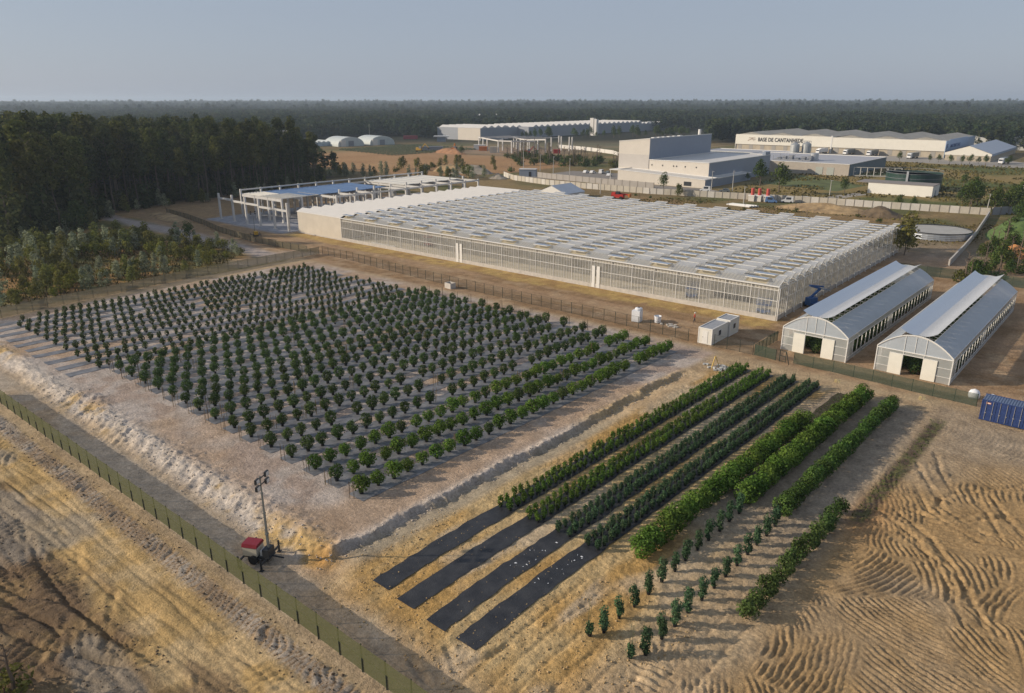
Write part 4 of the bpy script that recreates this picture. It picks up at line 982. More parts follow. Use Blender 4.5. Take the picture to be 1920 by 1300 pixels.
for i, (x, y) in enumerate(((-26.9,101.3),(-16.5,102.0))):
    t = thing('warning_board', ['small yellow and white marker board near the matted beds','small yellow and white marker board near the navy container'][i], 'marker', (x,y,gz(x,y)), rad(20), 'small marker boards on the sandy track')
    b = MB(); b.cbox((-.22,0,.28),(.3,.04,.55),0,rad(14)); b.cbox((.24,.05,.26),(.26,.04,.5),0.3,rad(-14)); b.build('board', mat('marker_cream',(.75,.62,.33),.5,.2,3), t)
# tripod, hoses and cans at the head of the beds
t = thing('tripod_heap', 'yellow wooden tripod over a heap of pale pipes and sacks at the bed end', 'tripod', (-42.6,96.2,gz(-42.6,96.2)))
b = MB()
for a in (0.3,2.4,4.5): b.bar((.75*math.cos(a),.75*math.sin(a),0),(.04*math.cos(a),.04*math.sin(a),1.75),.09)
b.build('legs', mat('tripod_yellow',(.62,.42,.10),.6,.2,3), t)
b = MB()
for q in range(14): a = rng.uniform(0,6.28); r = rng.uniform(.5,2.0); b.cbox((r*math.cos(a),r*math.sin(a)*.7,.14),(rng.uniform(.3,.8),rng.uniform(.25,.5),rng.uniform(.15,.35)),rng.uniform(0,3))
b.build('sacks', mat('sack_pale',(.50,.50,.48),.8,.35,4), t)
for q in range(5):
    r = .8+.12*q; b = MB()
    for i in range(14): a0, a1 = 2*PI*i/14, 2*PI*(i+1)/14; b.tube((1.3+r*math.cos(a0),.2+r*.6*math.sin(a0),.06+.05*q),(1.3+r*math.cos(a1),.2+r*.6*math.sin(a1),.06+.05*q),.035,n=4,cap=False)
    b.build('hose_coil', grey_m, t)
# ------------------------------------------------------------------ a person walking
def person(x, y, rz, label):
    t = thing('person', label, 'person', (x,y,gz(x,y)), rz)
    V = [((0,0,.98),.15),((0,0.02,1.22),.15),((0,0.0,1.44),.155),((0,-.01,1.56),.06),((0,-.03,1.70),.105),
         ((.17,0,1.44),.07),((.25,-.05,1.17),.052),((.24,-.22,.95),.038),((.24,-.28,.88),.04),((-.17,0,1.44),.07),((-.25,.10,1.17),.052),((-.25,.06,.92),.038),((-.25,.04,.84),.04),
         ((.09,0,.93),.10),((.10,-.20,.52),.075),((.10,-.16,.09),.05),((.10,-.32,.05),.045),((-.09,0,.93),.10),((-.10,.10,.50),.075),((-.10,.33,.13),.05),((-.10,.20,.05),.045)]
    Eg = [(0,1),(1,2),(2,3),(3,4),(2,5),(5,6),(6,7),(7,8),(2,9),(9,10),(10,11),(11,12),(0,13),(13,14),(14,15),(15,16),(0,17),(17,18),(18,19),(19,20)]
    me = bpy.data.meshes.new('body'); me.from_pydata([v for v,_ in V],Eg,[]); o = bpy.data.objects.new('body', me); C.objects.link(o); o.parent = t
    sk = o.modifiers.new('skin','SKIN'); o.modifiers.new('sub','SUBSURF').levels = 1; o.modifiers['sub'].render_levels = 1
    for i,(v,r) in enumerate(V): me.skin_vertices[0].data[i].radius = (r,r)
    me.skin_vertices[0].data[0].use_root = True
    dg = bpy.context.evaluated_depsgraph_get(); ev_ = o.evaluated_get(dg); m2 = bpy.data.meshes.new_from_object(ev_)
    o.modifiers.clear(); o.data = m2; m2.name = 'body'
    m2.materials.clear()
    for m in (mat('skin',(.45,.27,.18),.6,.1,5), mat('jacket_red',(.30,.055,.035),.8,.2,8), mat('trousers_dark',(.05,.045,.055),.85,.2,8)): m2.materials.append(m)
    for p in m2.polygons: z = p.center.z; p.material_index = 0 if (z > 1.53 or (abs(p.center.x) > .19 and z < .93 and z > .78)) else (1 if z > .95 else 2); p.use_smooth = True
    b = MB(); b.lathe([(.15,1.73),(.135,1.80),(.09,1.85),(.02,1.87)],(0,-.03,0),12); b.box(-.10,-.24,1.725,.10,-.12,1.745); b.build('helmet', white_m, t, True)
    b = MB(); b.box(-.04,-.152,1.67,.04,-.125,1.70); b.build('face', MAT['skin'], t)
person(-55.5,115.2,rad(150),'person in a red jacket and white helmet walking on the yard')
# ------------------------------------------------------------------ precast frame left of the annex
pc_m = mat('precast', (.58,.56,.53), .8, .12, .8); bl_m = mat('blue_deck', (.115,.20,.36), .5, .12, .6); wd_m = mat('white_deck', (.72,.68,.60), .6, .08, .4)
fr = thing('precast_frame', 'unfinished building of pale concrete columns and beams with blue deck roof', 'building', (-231,124,0))
def lc(x,y): return (x+231, y-124)
def col(x,y,h,w_=.55):
    X,Y = lc(x,y); b = MB(); b.box(X-w_/2,Y-w_/2,0,X+w_/2,Y+w_/2,h); b.box(X-.5,Y-.5,0.0,X+.5,Y+.5,.12); b.build('column', pc_m, fr)
def beam(x0,y0,x1,y1,z,d=.75):
    a = lc(x0,y0); c = lc(x1,y1); b = MB(); b.bar((*a,z-d/2),(*c,z-d/2),.4,d); b.build('beam', pc_m, fr)
xs = [-230.4,-222.3,-214.6,-207.0,-199.0,-191.8]
for x in xs: col(x,124.4,8.4)
for i in range(5): beam(xs[i]+.28,124.4,xs[i+1]-.28,124.4,[7.1,6.8,6.7,6.3,6.3][i],.6)
for y in (132.4,140,147.5,155,162.5,170,177.5,185,192.5,200,207.5,215):
    col(-230.4,y,9.0)
for i,y in enumerate((132.4,140,147.5,155,162.5,170,177.5,185,192.5,200,207.5)):
    beam(-230.4,y+.28,-230.4,y+7.2,8.9,.4)
    beam(-230.4,y+.28,-230.4,y+7.2,7.5,.6)
for y in (132.6,140,147.5,155,162.5,170,177.5,185,192.5,200,207.5,215):
    for x in (-222.5,-214.8):
        col(x,y,7.4)
    col(-207,y,8.6 if y > 150 else 7.4)
    if y > 147: col(-198.8,y,8.0)
    beam(-230.1,y,-207.3,y,7.4,.8)
    if y > 147 and y != 170: beam(-206.7,y,-199.1,y,7.6,.7)
for y0 in (147.5,155,162.5,170,177.5,185,192.5,200,207.5): beam(-198.8,y0+.28,-198.8,y0+7.2,7.7,.5)
def deck(x0,y0,x1,y1,z,m,nm):
    a = lc(x0,y0); c = lc(x1,y1); n = 12
    b = MB()
    for i in range(n): u0 = a[1]+(c[1]-a[1])*i/n; u1 = a[1]+(c[1]-a[1])*(i+1)/n; b.box(a[0],u0,z+(.08 if i % 2 else 0),c[0],u1-.02,z+.16+(.08 if i % 2 else 0))
    b.build(nm, m, fr)
deck(-229.5,139.8,-207.8,176,7.45,bl_m,'blue_roof_deck'); deck(-229.5,132.8,-219,139.7,7.45,wd_m,'white_roof_deck')
deck(-230,184.5,-207.5,214,7.5,wd_m,'white_roof_deck')
b = MB()
for i in range(26): a = lc(-218.5+i*.44,133); b.bar((a[0],a[1]-.3,7.55),(a[0],a[1]+14,7.55),.16,.2)
stuff(b.build('joists', wd_m, fr))
b = MB()
for q in range(18):
    a = lc(-206+rng.uniform(0,14),150+rng.uniform(0,55)); b.cbox((a[0],a[1],.3),(rng.uniform(1,4),rng.uniform(.4,1),.6),rng.uniform(0,3))
stuff(b.build('stacked_elements', pc_m, fr))
slab = MB(); slab.box(-234,121.2,.012,-190.5,216,.05); o = slab.build('gravel_pad', mat('grey_gravel',(.30,.30,.32),.9,.3,.5,.4,5)); struct(o)
# white film heap roof behind the greenhouse
t = thing('film_store', 'low white gabled store with grey roof behind the greenhouse', 'shed', (-186,236,0))
b = MB(); b.add([(0,0,0),(14,0,0),(14,0,2.2),(7,0,5.0),(0,0,2.2),(0,13,0),(14,13,0),(14,13,2.2),(7,13,5.0),(0,13,2.2)],[(0,1,2,3,4),(9,8,7,6,5),(0,4,9,5),(1,6,7,2)]); b.build('wall', white_m, t)
b = MB(); b.quad((7,-.2,5.1),(14.3,-.2,2.2),(14.3,13.2,2.2),(7,13.2,5.1)); b.quad((7,-.2,5.1),(7,13.2,5.1),(-.3,13.2,2.2),(-.3,-.2,2.2)); b.build('roof', mat('store_roof',(.42,.46,.52),.5,.1,.4), t)
# ------------------------------------------------------------------ perimeter wall of concrete panels
pan_m = mat('panel_concrete', (.50,.455,.38), .85, .15, .6); pan2_m = mat('panel_pale', (.58,.545,.49), .85, .12, .6); conp_m = mat('panel_post', (.30,.27,.23), .85, .2, 2)
def panel_wall(label, pts, sp, h, m, name='panel_wall'):
    o = pts[0]; t = thing(name, label, 'wall', (o[0],o[1],0)); first = True
    for (ax,ay),(bx_,by_) in zip(pts[:-1],pts[1:]):
        L = math.hypot(bx_-ax,by_-ay); n = max(1,int(round(L/sp)))
        for i in range(n):
            x0,y0 = ax+(bx_-ax)*i/n-o[0], ay+(by_-ay)*i/n-o[1]; x1,y1 = ax+(bx_-ax)*(i+1)/n-o[0], ay+(by_-ay)*(i+1)/n-o[1]
            a = math.atan2(y1-y0,x1-x0); hh = h*rng.uniform(.985,1.015); ll = math.hypot(x1-x0,y1-y0)
            b = MB(); b.cbox(((x0+x1)/2,(y0+y1)/2,hh/2),(ll-.24,.12,hh),a); b.build('panel', rng.choice(m), t)
            b = MB(); b.cbox((x0,y0,h/2+.05),(.22,.30,h+.1),a); b.build('post', conp_m, t)
    x1,y1 = pts[-1][0]-o[0],pts[-1][1]-o[1]; b = MB(); b.cbox((x1,y1,h/2),(.26,.32,h+.1),0); b.build('post', conp_m, t)
    return t
panel_wall('long pale concrete panel wall behind the greenhouse running to the right corner', [(-252,292),(-236,281),(-209,274.2),(-188,273.4),(-157,274.5),(-95.4,287.5),(-64.9,291),(-38.2,295.3)], 3.0, 2.4, [pan_m,pan_m,pan2_m])
panel_wall('grey concrete panel wall continuing right past the pole at the corner', [(-37.6,296),(-30,308),(-16,322)], 3.2, 2.6, [mat('panel_grey',(.34,.34,.35),.85,.15,.6)])
panel_wall('high grey yard wall in front of the factory car park', [(-236,299.5),(-222,297),(-201,294.5),(-186,293),(-165,292)], 4.0, 2.6, [mat('yard_wall_grey',(.37,.34,.31),.85,.1,.4)], 'yard_wall')
t = thing('retaining_wall', 'low weathered concrete wall running down from the corner beside the round tank', 'wall', (-38.2,294.5,0))
P = [(-38.2,294.5),(-36.3,272),(-34.2,246.5),(-32.6,220),(-31.4,196)]
for (ax,ay),(cx_,cy_) in zip(P[:-1],P[1:]):
    b = MB(); b.bar((ax+38.2,ay-294.5,.75),(cx_+38.2,cy_-294.5,.75),.35,1.5); b.build('wall_section', conc_m, t)
# ------------------------------------------------------------------ factory behind
fac_m = ribbed('factory_pale',(.62,.565,.49),.9,'X',depth=.15,var=.06); facs_m = ribbed('factory_side_shade',(.25,.285,.345),.9,'Y',depth=.15,var=.06); roofw_m = mat('roof_pale',(.60,.575,.54),.55,.1,.2); facg_m = mat('factory_band',(.54,.50,.455),.7,.08,.3)  # side walls: their blue-grey shade is painted into the colour
f = thing('factory', 'grey and cream factory with a tall windowless block and low front wing', 'factory', (-200.7,307,0))
def loc(x,y): return x+200.7, y-307
def block(x0,y0,x1,y1,zl,zr,parent,mf,ms,mr,ox,oy,par=.0):
    """four walls (butted) and a roof sheet; zl/zr: height at the left / right side"""
    a0,b0,a1,b1 = x0-ox,y0-oy,x1-ox,y1-oy
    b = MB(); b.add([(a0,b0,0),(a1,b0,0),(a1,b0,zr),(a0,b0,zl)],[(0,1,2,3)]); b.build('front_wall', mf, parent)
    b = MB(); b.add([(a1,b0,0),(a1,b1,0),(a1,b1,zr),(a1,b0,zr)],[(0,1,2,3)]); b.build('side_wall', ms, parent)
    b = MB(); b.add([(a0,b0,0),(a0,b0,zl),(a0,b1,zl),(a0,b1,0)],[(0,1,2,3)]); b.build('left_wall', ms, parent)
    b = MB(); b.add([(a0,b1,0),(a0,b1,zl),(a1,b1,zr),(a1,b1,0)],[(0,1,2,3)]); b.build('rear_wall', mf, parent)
    b = MB(); b.add([(a0,b0,zl-par),(a1,b0,zr-par),(a1,b1,zr-par),(a0,b1,zl-par)],[(0,1,2,3)]); b.build('roof', mr, parent)
    b = MB(); b.bar((a0,b0,zl+.05),(a1,b0,zr+.05),.35,.3); b.bar((a1,b0,zr+.05),(a1,b1,zr+.05),.35,.3); b.bar((a0,b0,zl+.05),(a0,b1,zl+.05),.35,.3); b.bar((a0,b1,zl+.05),(a1,b1,zr+.05),.35,.3); b.build('parapet', white_m, parent)
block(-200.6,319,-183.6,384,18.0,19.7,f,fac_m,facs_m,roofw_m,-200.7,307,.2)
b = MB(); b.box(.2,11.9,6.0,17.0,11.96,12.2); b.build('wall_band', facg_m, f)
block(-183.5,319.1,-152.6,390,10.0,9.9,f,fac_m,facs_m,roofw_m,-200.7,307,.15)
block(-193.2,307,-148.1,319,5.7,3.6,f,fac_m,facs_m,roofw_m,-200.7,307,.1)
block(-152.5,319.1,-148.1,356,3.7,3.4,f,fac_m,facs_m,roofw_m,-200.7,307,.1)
b = MB(); b.box(-.5,5,4.8,7.4,16,5.2); b.box(-.2,5.2,0,0,5.4,4.8); b.build('canopy', white_m, f)
b = MB(); b.box(42.4,-.12,.6,46.0,-.02,2.4); b.build('window', dark_m, f)
b = MB()
for x in (18.5,24.2,30,31.6,36,41.6): b.box(x,11.98,7.4,x+.5,12.06,8.0)
stuff(b.build('wall_vents', dark_m, f))
b = MB()
for y in (16,21,25.5,31,36,42): b.box(15.2,y,19.4,16.8,y+3,20.1)
stuff(b.build('roof_lights', white_m, f))
b = MB(); b.tube((15.4,66,19),(15.4,66,22.4),.75,n=10); b.build('chimney', white_m, f)
b = MB()
for x,y in ((9,4),(14,7),(20,5),(24,9),(28,10.4)): b.box(x,y,5.2-.05*x,x+1.6,y+1,5.9-.05*x)
stuff(b.build('roof_units', grey_m, f))
b = MB(); b.box(46.5,76,9.9,48.2,82,11.6); b.build('roof_cowl', facs_m, f)
f2 = thing('flat_workshop', 'long low grey workshop with flat roof behind the two trees', 'building', (-190,403,0))
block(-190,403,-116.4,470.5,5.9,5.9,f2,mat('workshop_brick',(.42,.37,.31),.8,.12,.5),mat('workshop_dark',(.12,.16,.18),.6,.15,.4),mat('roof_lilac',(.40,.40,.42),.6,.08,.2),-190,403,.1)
for x in (57.0,62.6): b = MB(); b.box(x,-.15,.1,x+3.6,-.02,4.0); b.build('roller_door', mat('door_greygreen',(.38,.40,.36),.6,.1,2), f2)
b = MB(); b.box(30,10,5.85,50,24,6.3); b.bar((30,10,8.2),(50,10,8.2),.15)
for i in range(6): b.bar((30+i*4,10,5.8),(30+i*4,10,9.2 if i % 2 else 8.2),.2); b.box(31+i*3.4,12,6.3,33+i*3.4,15,7.2+(i % 3)*.6)
stuff(b.build('roof_machinery', grey_m, f2))
b = MB(); b.tube((49.5,18,5.9),(49.5,18,9.6),2.2,n=16); b.build('vent_drum', zinc_m, f2)
f3 = thing('rear_workshop', 'long grey roofed workshop seen over the factory roof', 'building', (-232,471,0))
block(-232,471.5,-175.6,500,5.0,5.0,f3,facs_m,facs_m,mat('roof_lilac2',(.38,.38,.40),.6,.08,.2),-232,471,.1)
silo_m = ribbed('silo_steel',(.46,.47,.46),.8,'Z',rough=.4,metal=.4,depth=.4)
for i,(x,y,h) in enumerate(((-171.8,477.2,12.2),(-165.8,480.5,12.6))):
    t = thing('silo', ['left hand corrugated steel silo before the white depot sign','right hand corrugated steel silo before the white depot sign'][i], 'silo', (x,y,0), 0, 'twin silos')
    b = MB(); b.lathe([(2.75,0),(2.75,h-1.6),(1.0,h-.4),(.4,h-.2)],(0,0,0),20); b.build('body', silo_m, t)
    b = MB()
    for q in range(10): a = 2*PI*q/10; b.bar((2.5*math.cos(a),2.5*math.sin(a),h-1.4),(2.5*math.cos(a),2.5*math.sin(a),h+.2),.14)
    for q in range(10): a = 2*PI*q/10; a2 = a+2*PI/10; b.bar((2.5*math.cos(a),2.5*math.sin(a),h+.2),(2.5*math.cos(a2),2.5*math.sin(a2),h+.2),.14)
    b.build('top_rail', grey_m, t)
t = thing('pipe_rack', 'pale open steel frame standing beside the low workshop', 'frame', (-114.6,405,0))
b = MB()
for i in range(8): x, y = i*2.9, i*1.2; b.bar((x,y,0),(x,y,4.6),.3); b.bar((x,y,2.4),(x+1,y+.4,2.4),.2)
b.bar((0,0,4.6),(20.3,8.4,4.6),.3); b.bar((0,0,.5),(20.3,8.4,.5),.5); b.build('frame', mat('frame_pale',(.50,.48,.44),.6,.1,2), t)
# signed depot
dep_m = ribbed('depot_white',(.72,.685,.60),1.2,'X',depth=.12,var=.05); depr_m = mat('depot_roof',(.33,.31,.27),.8,.25,.25,stretch=(1,.25,1)); depb_m = mat('depot_base_shade',(.44,.38,.29),.8,.15,.4); deps_m = ribbed('depot_side',(.36,.45,.58),1.2,'Y',depth=.12,var=.05)  # base: shade of the recessed lower wall is put into its colour
dp = thing('depot', 'long white depot with black lettering along its front and grey roofs', 'warehouse', (-257,575,0))
def depot_hall(x0,x1,zt,nm):
    b = MB(); b.box(x0,.4,0,x1,.7,4.2); b.build('base_wall', depb_m, dp)
    b = MB(); b.box(x0,-.3,4.2,x1,.4,zt); b.build('fascia', dep_m, dp)
    W = x1-x0; n = 3
    for q in range(n):
        a0 = x0+W*q/n; a1 = x0+W*(q+1)/n; am = (a0+a1)/2
        b = MB(); b.quad((a0,.45,zt-.4),(am,.45,zt+1.9),(am,100,zt+1.9),(a0,100,zt-.4)); b.quad((am,.45,zt+1.9),(a1,.45,zt-.4),(a1,100,zt-.4),(am,100,zt+1.9)); b.quad((a0,.46,zt-.45),(a1,.46,zt-.45),(am,.46,zt+1.85)); b.build('roof', depr_m, dp)
    b = MB()
    for q in range(int(W/9)): b.box(x0+2+q*9,.28,.4,x0+5+q*9,.38,3.8)
    stuff(b.build('dock_doors', mat('dock_grey',(.33,.31,.28),.7,.1,2), dp))
depot_hall(3,75.6,11.6,0); depot_hall(76.6,149.9,11.2,1)
b = MB(); b.box(75.6,-.45,0,76.6,.7,12.2); b.build('party_wall', white_m, dp)
b = MB(); b.box(149.9,-.3,0,150.2,100,11.0); b.box(149.9,10,11.0,150.2,70,11.6); b.build('side_wall', deps_m, dp)
b = MB(); b.box(2.7,-.3,0,3.0,100,11.2); b.build('left_wall', dep_m, dp)
def lettering(txt, size, locl, rot, m, parent, wide=1.0, name='lettering'):
    cu = bpy.data.curves.new('lettering','FONT'); cu.body = txt; cu.size = size; cu.extrude = .06; cu.offset = size*.018; cu.space_character = 1.05
    tmp = bpy.data.objects.new('tmp', cu); C.objects.link(tmp); dg = bpy.context.evaluated_depsgraph_get()
    me = bpy.data.meshes.new_from_object(tmp.evaluated_get(dg)); bpy.data.objects.remove(tmp); bpy.data.curves.remove(cu)
    me.materials.clear(); me.materials.append(m); xs = [v.co.x for v in me.vertices]; s = wide/(max(xs)-min(xs))
    o = bpy.data.objects.new(name, me); C.objects.link(o); o.parent = parent; o.location = locl; o.rotation_euler = rot; o.scale = (s,1,1)
    return o
ink = mat('sign_black',(.025,.025,.03),.6,.1,2)
lettering('BASE DE CANTANHEDE', 4.0, (20.9,-.42,6.75), (PI/2,0,0), ink, dp, 34.5)
lettering('JC', 3.2, (150.3,1.8,6.6), (PI/2,0,PI/2), mat('sign_blue',(.04,.09,.22),.6,.1,2), dp, 5, 'emblem')
lettering('MOBETAS', 3.0, (150.3,14,6.2), (PI/2,0,PI/2), MAT['sign_blue'], dp, 32)
b = MB()
b.bar((13.6,-.4,9.1),(18.6,-.4,9.1),.12,.5); b.bar((17,-.4,9.0),(12.8,-.4,7.0),.12,.55); b.bar((17.6,-.4,8.2),(17.6,-.4,6.9),.12,.45); b.bar((16.2,-.4,7.9),(19.0,-.4,7.9),.12,.35)
b.build('emblem', mat('emblem_tan',(.42,.33,.26),.6,.1,2), dp)
sh = thing('gable_shed', 'white gabled shed at the right end of the long depot', 'shed', (-103,555,0))
b = MB(); b.add([(0,0,3.4),(26.2,0,3.4),(26.2,0,4.7),(13,0,9.3),(0,0,4.9)],[(0,1,2,3,4)]); b.add([(0,101,0),(26.2,101,0),(26.2,101,4.7),(13,101,9.3),(0,101,4.9)],[(4,3,2,1,0)]); b.build('gable', dep_m, sh)
b = MB(); b.box(.4,.3,0,25.8,.5,3.4); b.box(25.6,.5,0,25.8,101,3.4); b.build('base_wall', depb_m, sh)
b = MB(); b.quad((26.2,0,3.3),(26.2,101,3.3),(26.2,101,4.7),(26.2,0,4.7)); b.build('side_fascia', deps_m, sh)
b = MB(); b.quad((13,-.3,9.45),(26.6,-.3,4.75),(26.6,101,4.75),(13,101,9.45)); b.quad((13,-.3,9.45),(13,101,9.45),(-.4,101,4.95),(-.4,-.3,4.95)); b.build('roof', mat('shed_roof',(.40,.44,.50),.5,.08,.2), sh)
b = MB(); b.box(7.2,.2,.2,9.6,.29,2.8); b.build('door', MAT['dock_grey'], sh)
t = thing('rear_halls', 'pale rounded hall roofs far behind the gabled shed', 'warehouse', (-130,700,0))
for i,(x,w_) in enumerate(((0,30),(34,26),(64,22))):
    b = MB(); n = 10; pr = [(x+w_*k/n, 7.5+2.2*math.sin(PI*k/n)) for k in range(n+1)]+[(x+w_,0),(x,0)]; b.extr([(p,z) for p,z in pr],0,40,'y'); b.build('hall', mat('hall_pale',(.55,.54,.50),.6,.08,.2), t)
# distant white plant
E2 = thing('distant_plant', 'very long pale plant with ridged white roof below the far woods', 'factory', (-529,545,0))
for nm,y0,y1,zt,xo in (('side_wall',0,41,11.4,29),('side_wall',41,74,10.2,14),('side_wall',74,300,10.6,29),('side_wall',300,362,8.5,29)):
    b = MB(); b.box(-30,y0+.05,0,xo,y1-.05,zt); b.build('hall', mat('plant_side_shade',(.31,.325,.35),.65,.06,.15), E2)  # bluish shade of the side turned from the sun, put into the colour
b = MB(); b.box(-1,-.12,0,29,.0,11.4); b.build('front_wall', mat('plant_front',(.60,.54,.46),.65,.06,.15), E2)
for i in range(36):
    y = 2+i*10; xo = 14 if 41 < y < 74 else 28.6; zt = 10.2 if 41 < y < 74 else (11.4 if y < 41 else 10.6); zt = 8.5 if y > 298 else zt
    b = MB(); b.extr([(y,zt+.05),(y+5,zt+2.2),(y+9.8,zt+.05)],-29.5,xo,'x'); b.build('roof_ridge', rm, E2)
b = MB(); b.box(50,155,0,54.5,159,18.5); b.box(55.5,155,0,58.5,159,17.5); b.build('tower', rm, E2)
# domes, kiosk, red unit, glasshouse
for i,(x,y,w_,h) in enumerate(((-536,410,24,7.6),(-531,440,24,7.6))):
    t = thing('dome_tunnel', ['left pale arched tunnel beyond the sandy field','right pale arched tunnel beyond the sandy field'][i], 'polytunnel', (x,y,0), rad(-12), 'arched tunnels beyond the sandy field')
    n = 14; b = MB(); pr = [(-w_/2*math.cos(PI*k/n), 1.5+(h-1.5)*math.sin(PI*k/n)) for k in range(n+1)]+[(w_/2,0),(-w_/2,0)]
    b.extr(pr,-14,14,'x'); b.build('film', mat('dome_film',(.52,.55,.53),.5,.1,.3), t)
    b = MB(); b.box(14.01,-2.5,.1,14.1,2.5,4.5); b.build('door', grey_m, t)
    b = MB(); b.cbox((14.6,-7.5,2.6),(1.2,4.5,5.2)); b.build('porch', rm, t)
t = thing('low_glasshouse', 'long pale blue glasshouse left of the two arched tunnels', 'greenhouse', (-582,398,0), rad(-8))
b = MB(); b.box(0,-26,0,40,12,3.2); b.build('wall', mat('glasshouse_blue',(.40,.47,.52),.4,.3,.5), t)
b = MB()
for i in range(9): y = -26+i*4.2; b.extr([(y,3.2),(y+2.1,4.3),(y+4.2,3.2)],0,40,'x')
b.build('roof', MAT['dome_film'], t)
b = MB(); b.box(0,0,.4,14,4,3.6); o = b.build('red_trailer', mat('trailer_red',(.28,.04,.05),.6,.15,1), loc=(-574,512,0)); o.rotation_euler = (0,0,rad(40)); tag(o,'dark red trailer parked below the far woods','trailer')
t = thing('kiosk', 'small white gatehouse with flat overhanging roof on the far road', 'kiosk', (-519,505,0), rad(40))
b = MB(); b.box(0,0,0,8,6,4.3); b.build('wall', facs_m, t); b = MB(); b.box(-3,-1.5,4.3,11,7.5,5.2); b.build('roof', white_m, t)
# building site with bare columns
COLS = [(-423.7,460.0,9),(-395.8,439.1,9.3),(-374.0,427.2,9),(-361.6,427.9,9),(-358,431,8.5),(-354.7,433.5,8.5),(-353.8,439,8.5),(-348.5,438.6,9),(-349,442.9,9),(-344.6,446.5,10),(-350.4,461.1,10.5),(-362.8,487.4,10.5),(-342.1,472.9,10.5),(-386,446,9),(-410,450,9),(-366,452,9),(-378,458,9),(-392,470,9),(-405,482,9),(-352,476,10.5),(-346,482,10)]
t = thing('unfinished_building', 'bare concrete columns and roof beams of a far building under construction', 'building site', (-385,450,0))
for x,y,h in COLS: b = MB(); b.cbox((x+385,y-450,h/2),(.75,.75,h)); b.build('column', pc_m, t)
for a_,c_ in ((0,1),(1,2),(2,3),(3,7),(14,1),(13,2),(15,9),(16,15),(17,16),(18,17),(0,18)):
    b = MB(); b.bar((COLS[a_][0]+385,COLS[a_][1]-450,COLS[a_][2]-.6),(COLS[c_][0]+385,COLS[c_][1]-450,COLS[c_][2]-.6),.5,.9); b.build('beam', pc_m, t)
b = MB()
for i in range(7): b.bar((-30+i*8,2+i*.8,8.8),(-18+i*8,26,9.6),.3,.4)
stuff(b.build('roof_beams', pc_m, t))
def excavator(x,y,rz,m,label,s=1.0):
    t = thing('excavator', label, 'excavator', (x,y,0), rz, None, s)
    b = MB()
    for sy in (-1.1,1.1): b.extr([(-1.7,.0),(1.7,.0),(2.0,.45),(1.7,.85),(-1.7,.85),(-2.0,.45)],sy-.3,sy+.3,'y')
    b.build('tracks', tyre_m, t)
    b = MB(); b.box(-1.9,-1.2,.95,1.2,1.2,2.0); b.box(-1.9,-1.0,2.0,-.4,1.0,2.5); b.build('body', m, t)
    b = MB(); b.box(.1,-1.15,2.0,1.4,-.1,3.2); b.build('cab', grey_m, t)
    b = MB(); b.bar((1.1,.3,1.8),(3.4,.3,4.6),.45); b.bar((3.4,.3,4.6),(5.6,.3,2.4),.35); b.build('boom', m, t)
    b = MB(); b.extr([(5.2,2.6),(6.2,2.2),(6.0,1.4),(5.2,1.5)],-.2,.8,'y'); b.build('bucket', dark_m, t); return t
excavator(-425,395,.4,yellow_m,'yellow excavator on the far sandy field',1.3)
excavator(-404,410,2.0,orange_m,'orange excavator among the heaps left of the far columns',1.3)
excavator(-344,425,.8,red_m,'red excavator beside the last bare columns',1.2)
for i,(x,y,w_,d_,h,m,lab) in enumerate(((-411,440,9,5,3.4,white_m,'white site cabin at the left end of the far columns'),(-398,432,6,4,3,orange_m,'orange site bin by the far heaps'),(-376,420,5,4,4,pan_m,'cream site hut in front of the far columns'),(-430,402,16,4,3.2,grey_m,'grey scaffold stack behind the yellow excavator'),(-336,445,5,3,2.6,red_m,'red skip right of the far columns'))):
    b = MB(); b.box(0,0,0,w_,d_,h); b.box(-.15,-.15,h,w_+.15,d_+.15,h+.25); b.box(w_*.3,-.08,.2,w_*.45,-.01,h*.8); o = b.build('site_hut', m, loc=(x,y,0)); o.rotation_euler=(0,0,rad(38)); tag(o,lab,'hut')
panel_wall('white boundary wall behind the far columns', [(-372,500),(-340,490),(-300,468),(-262,430)], 12, 2.6, [rm], 'boundary_wall')
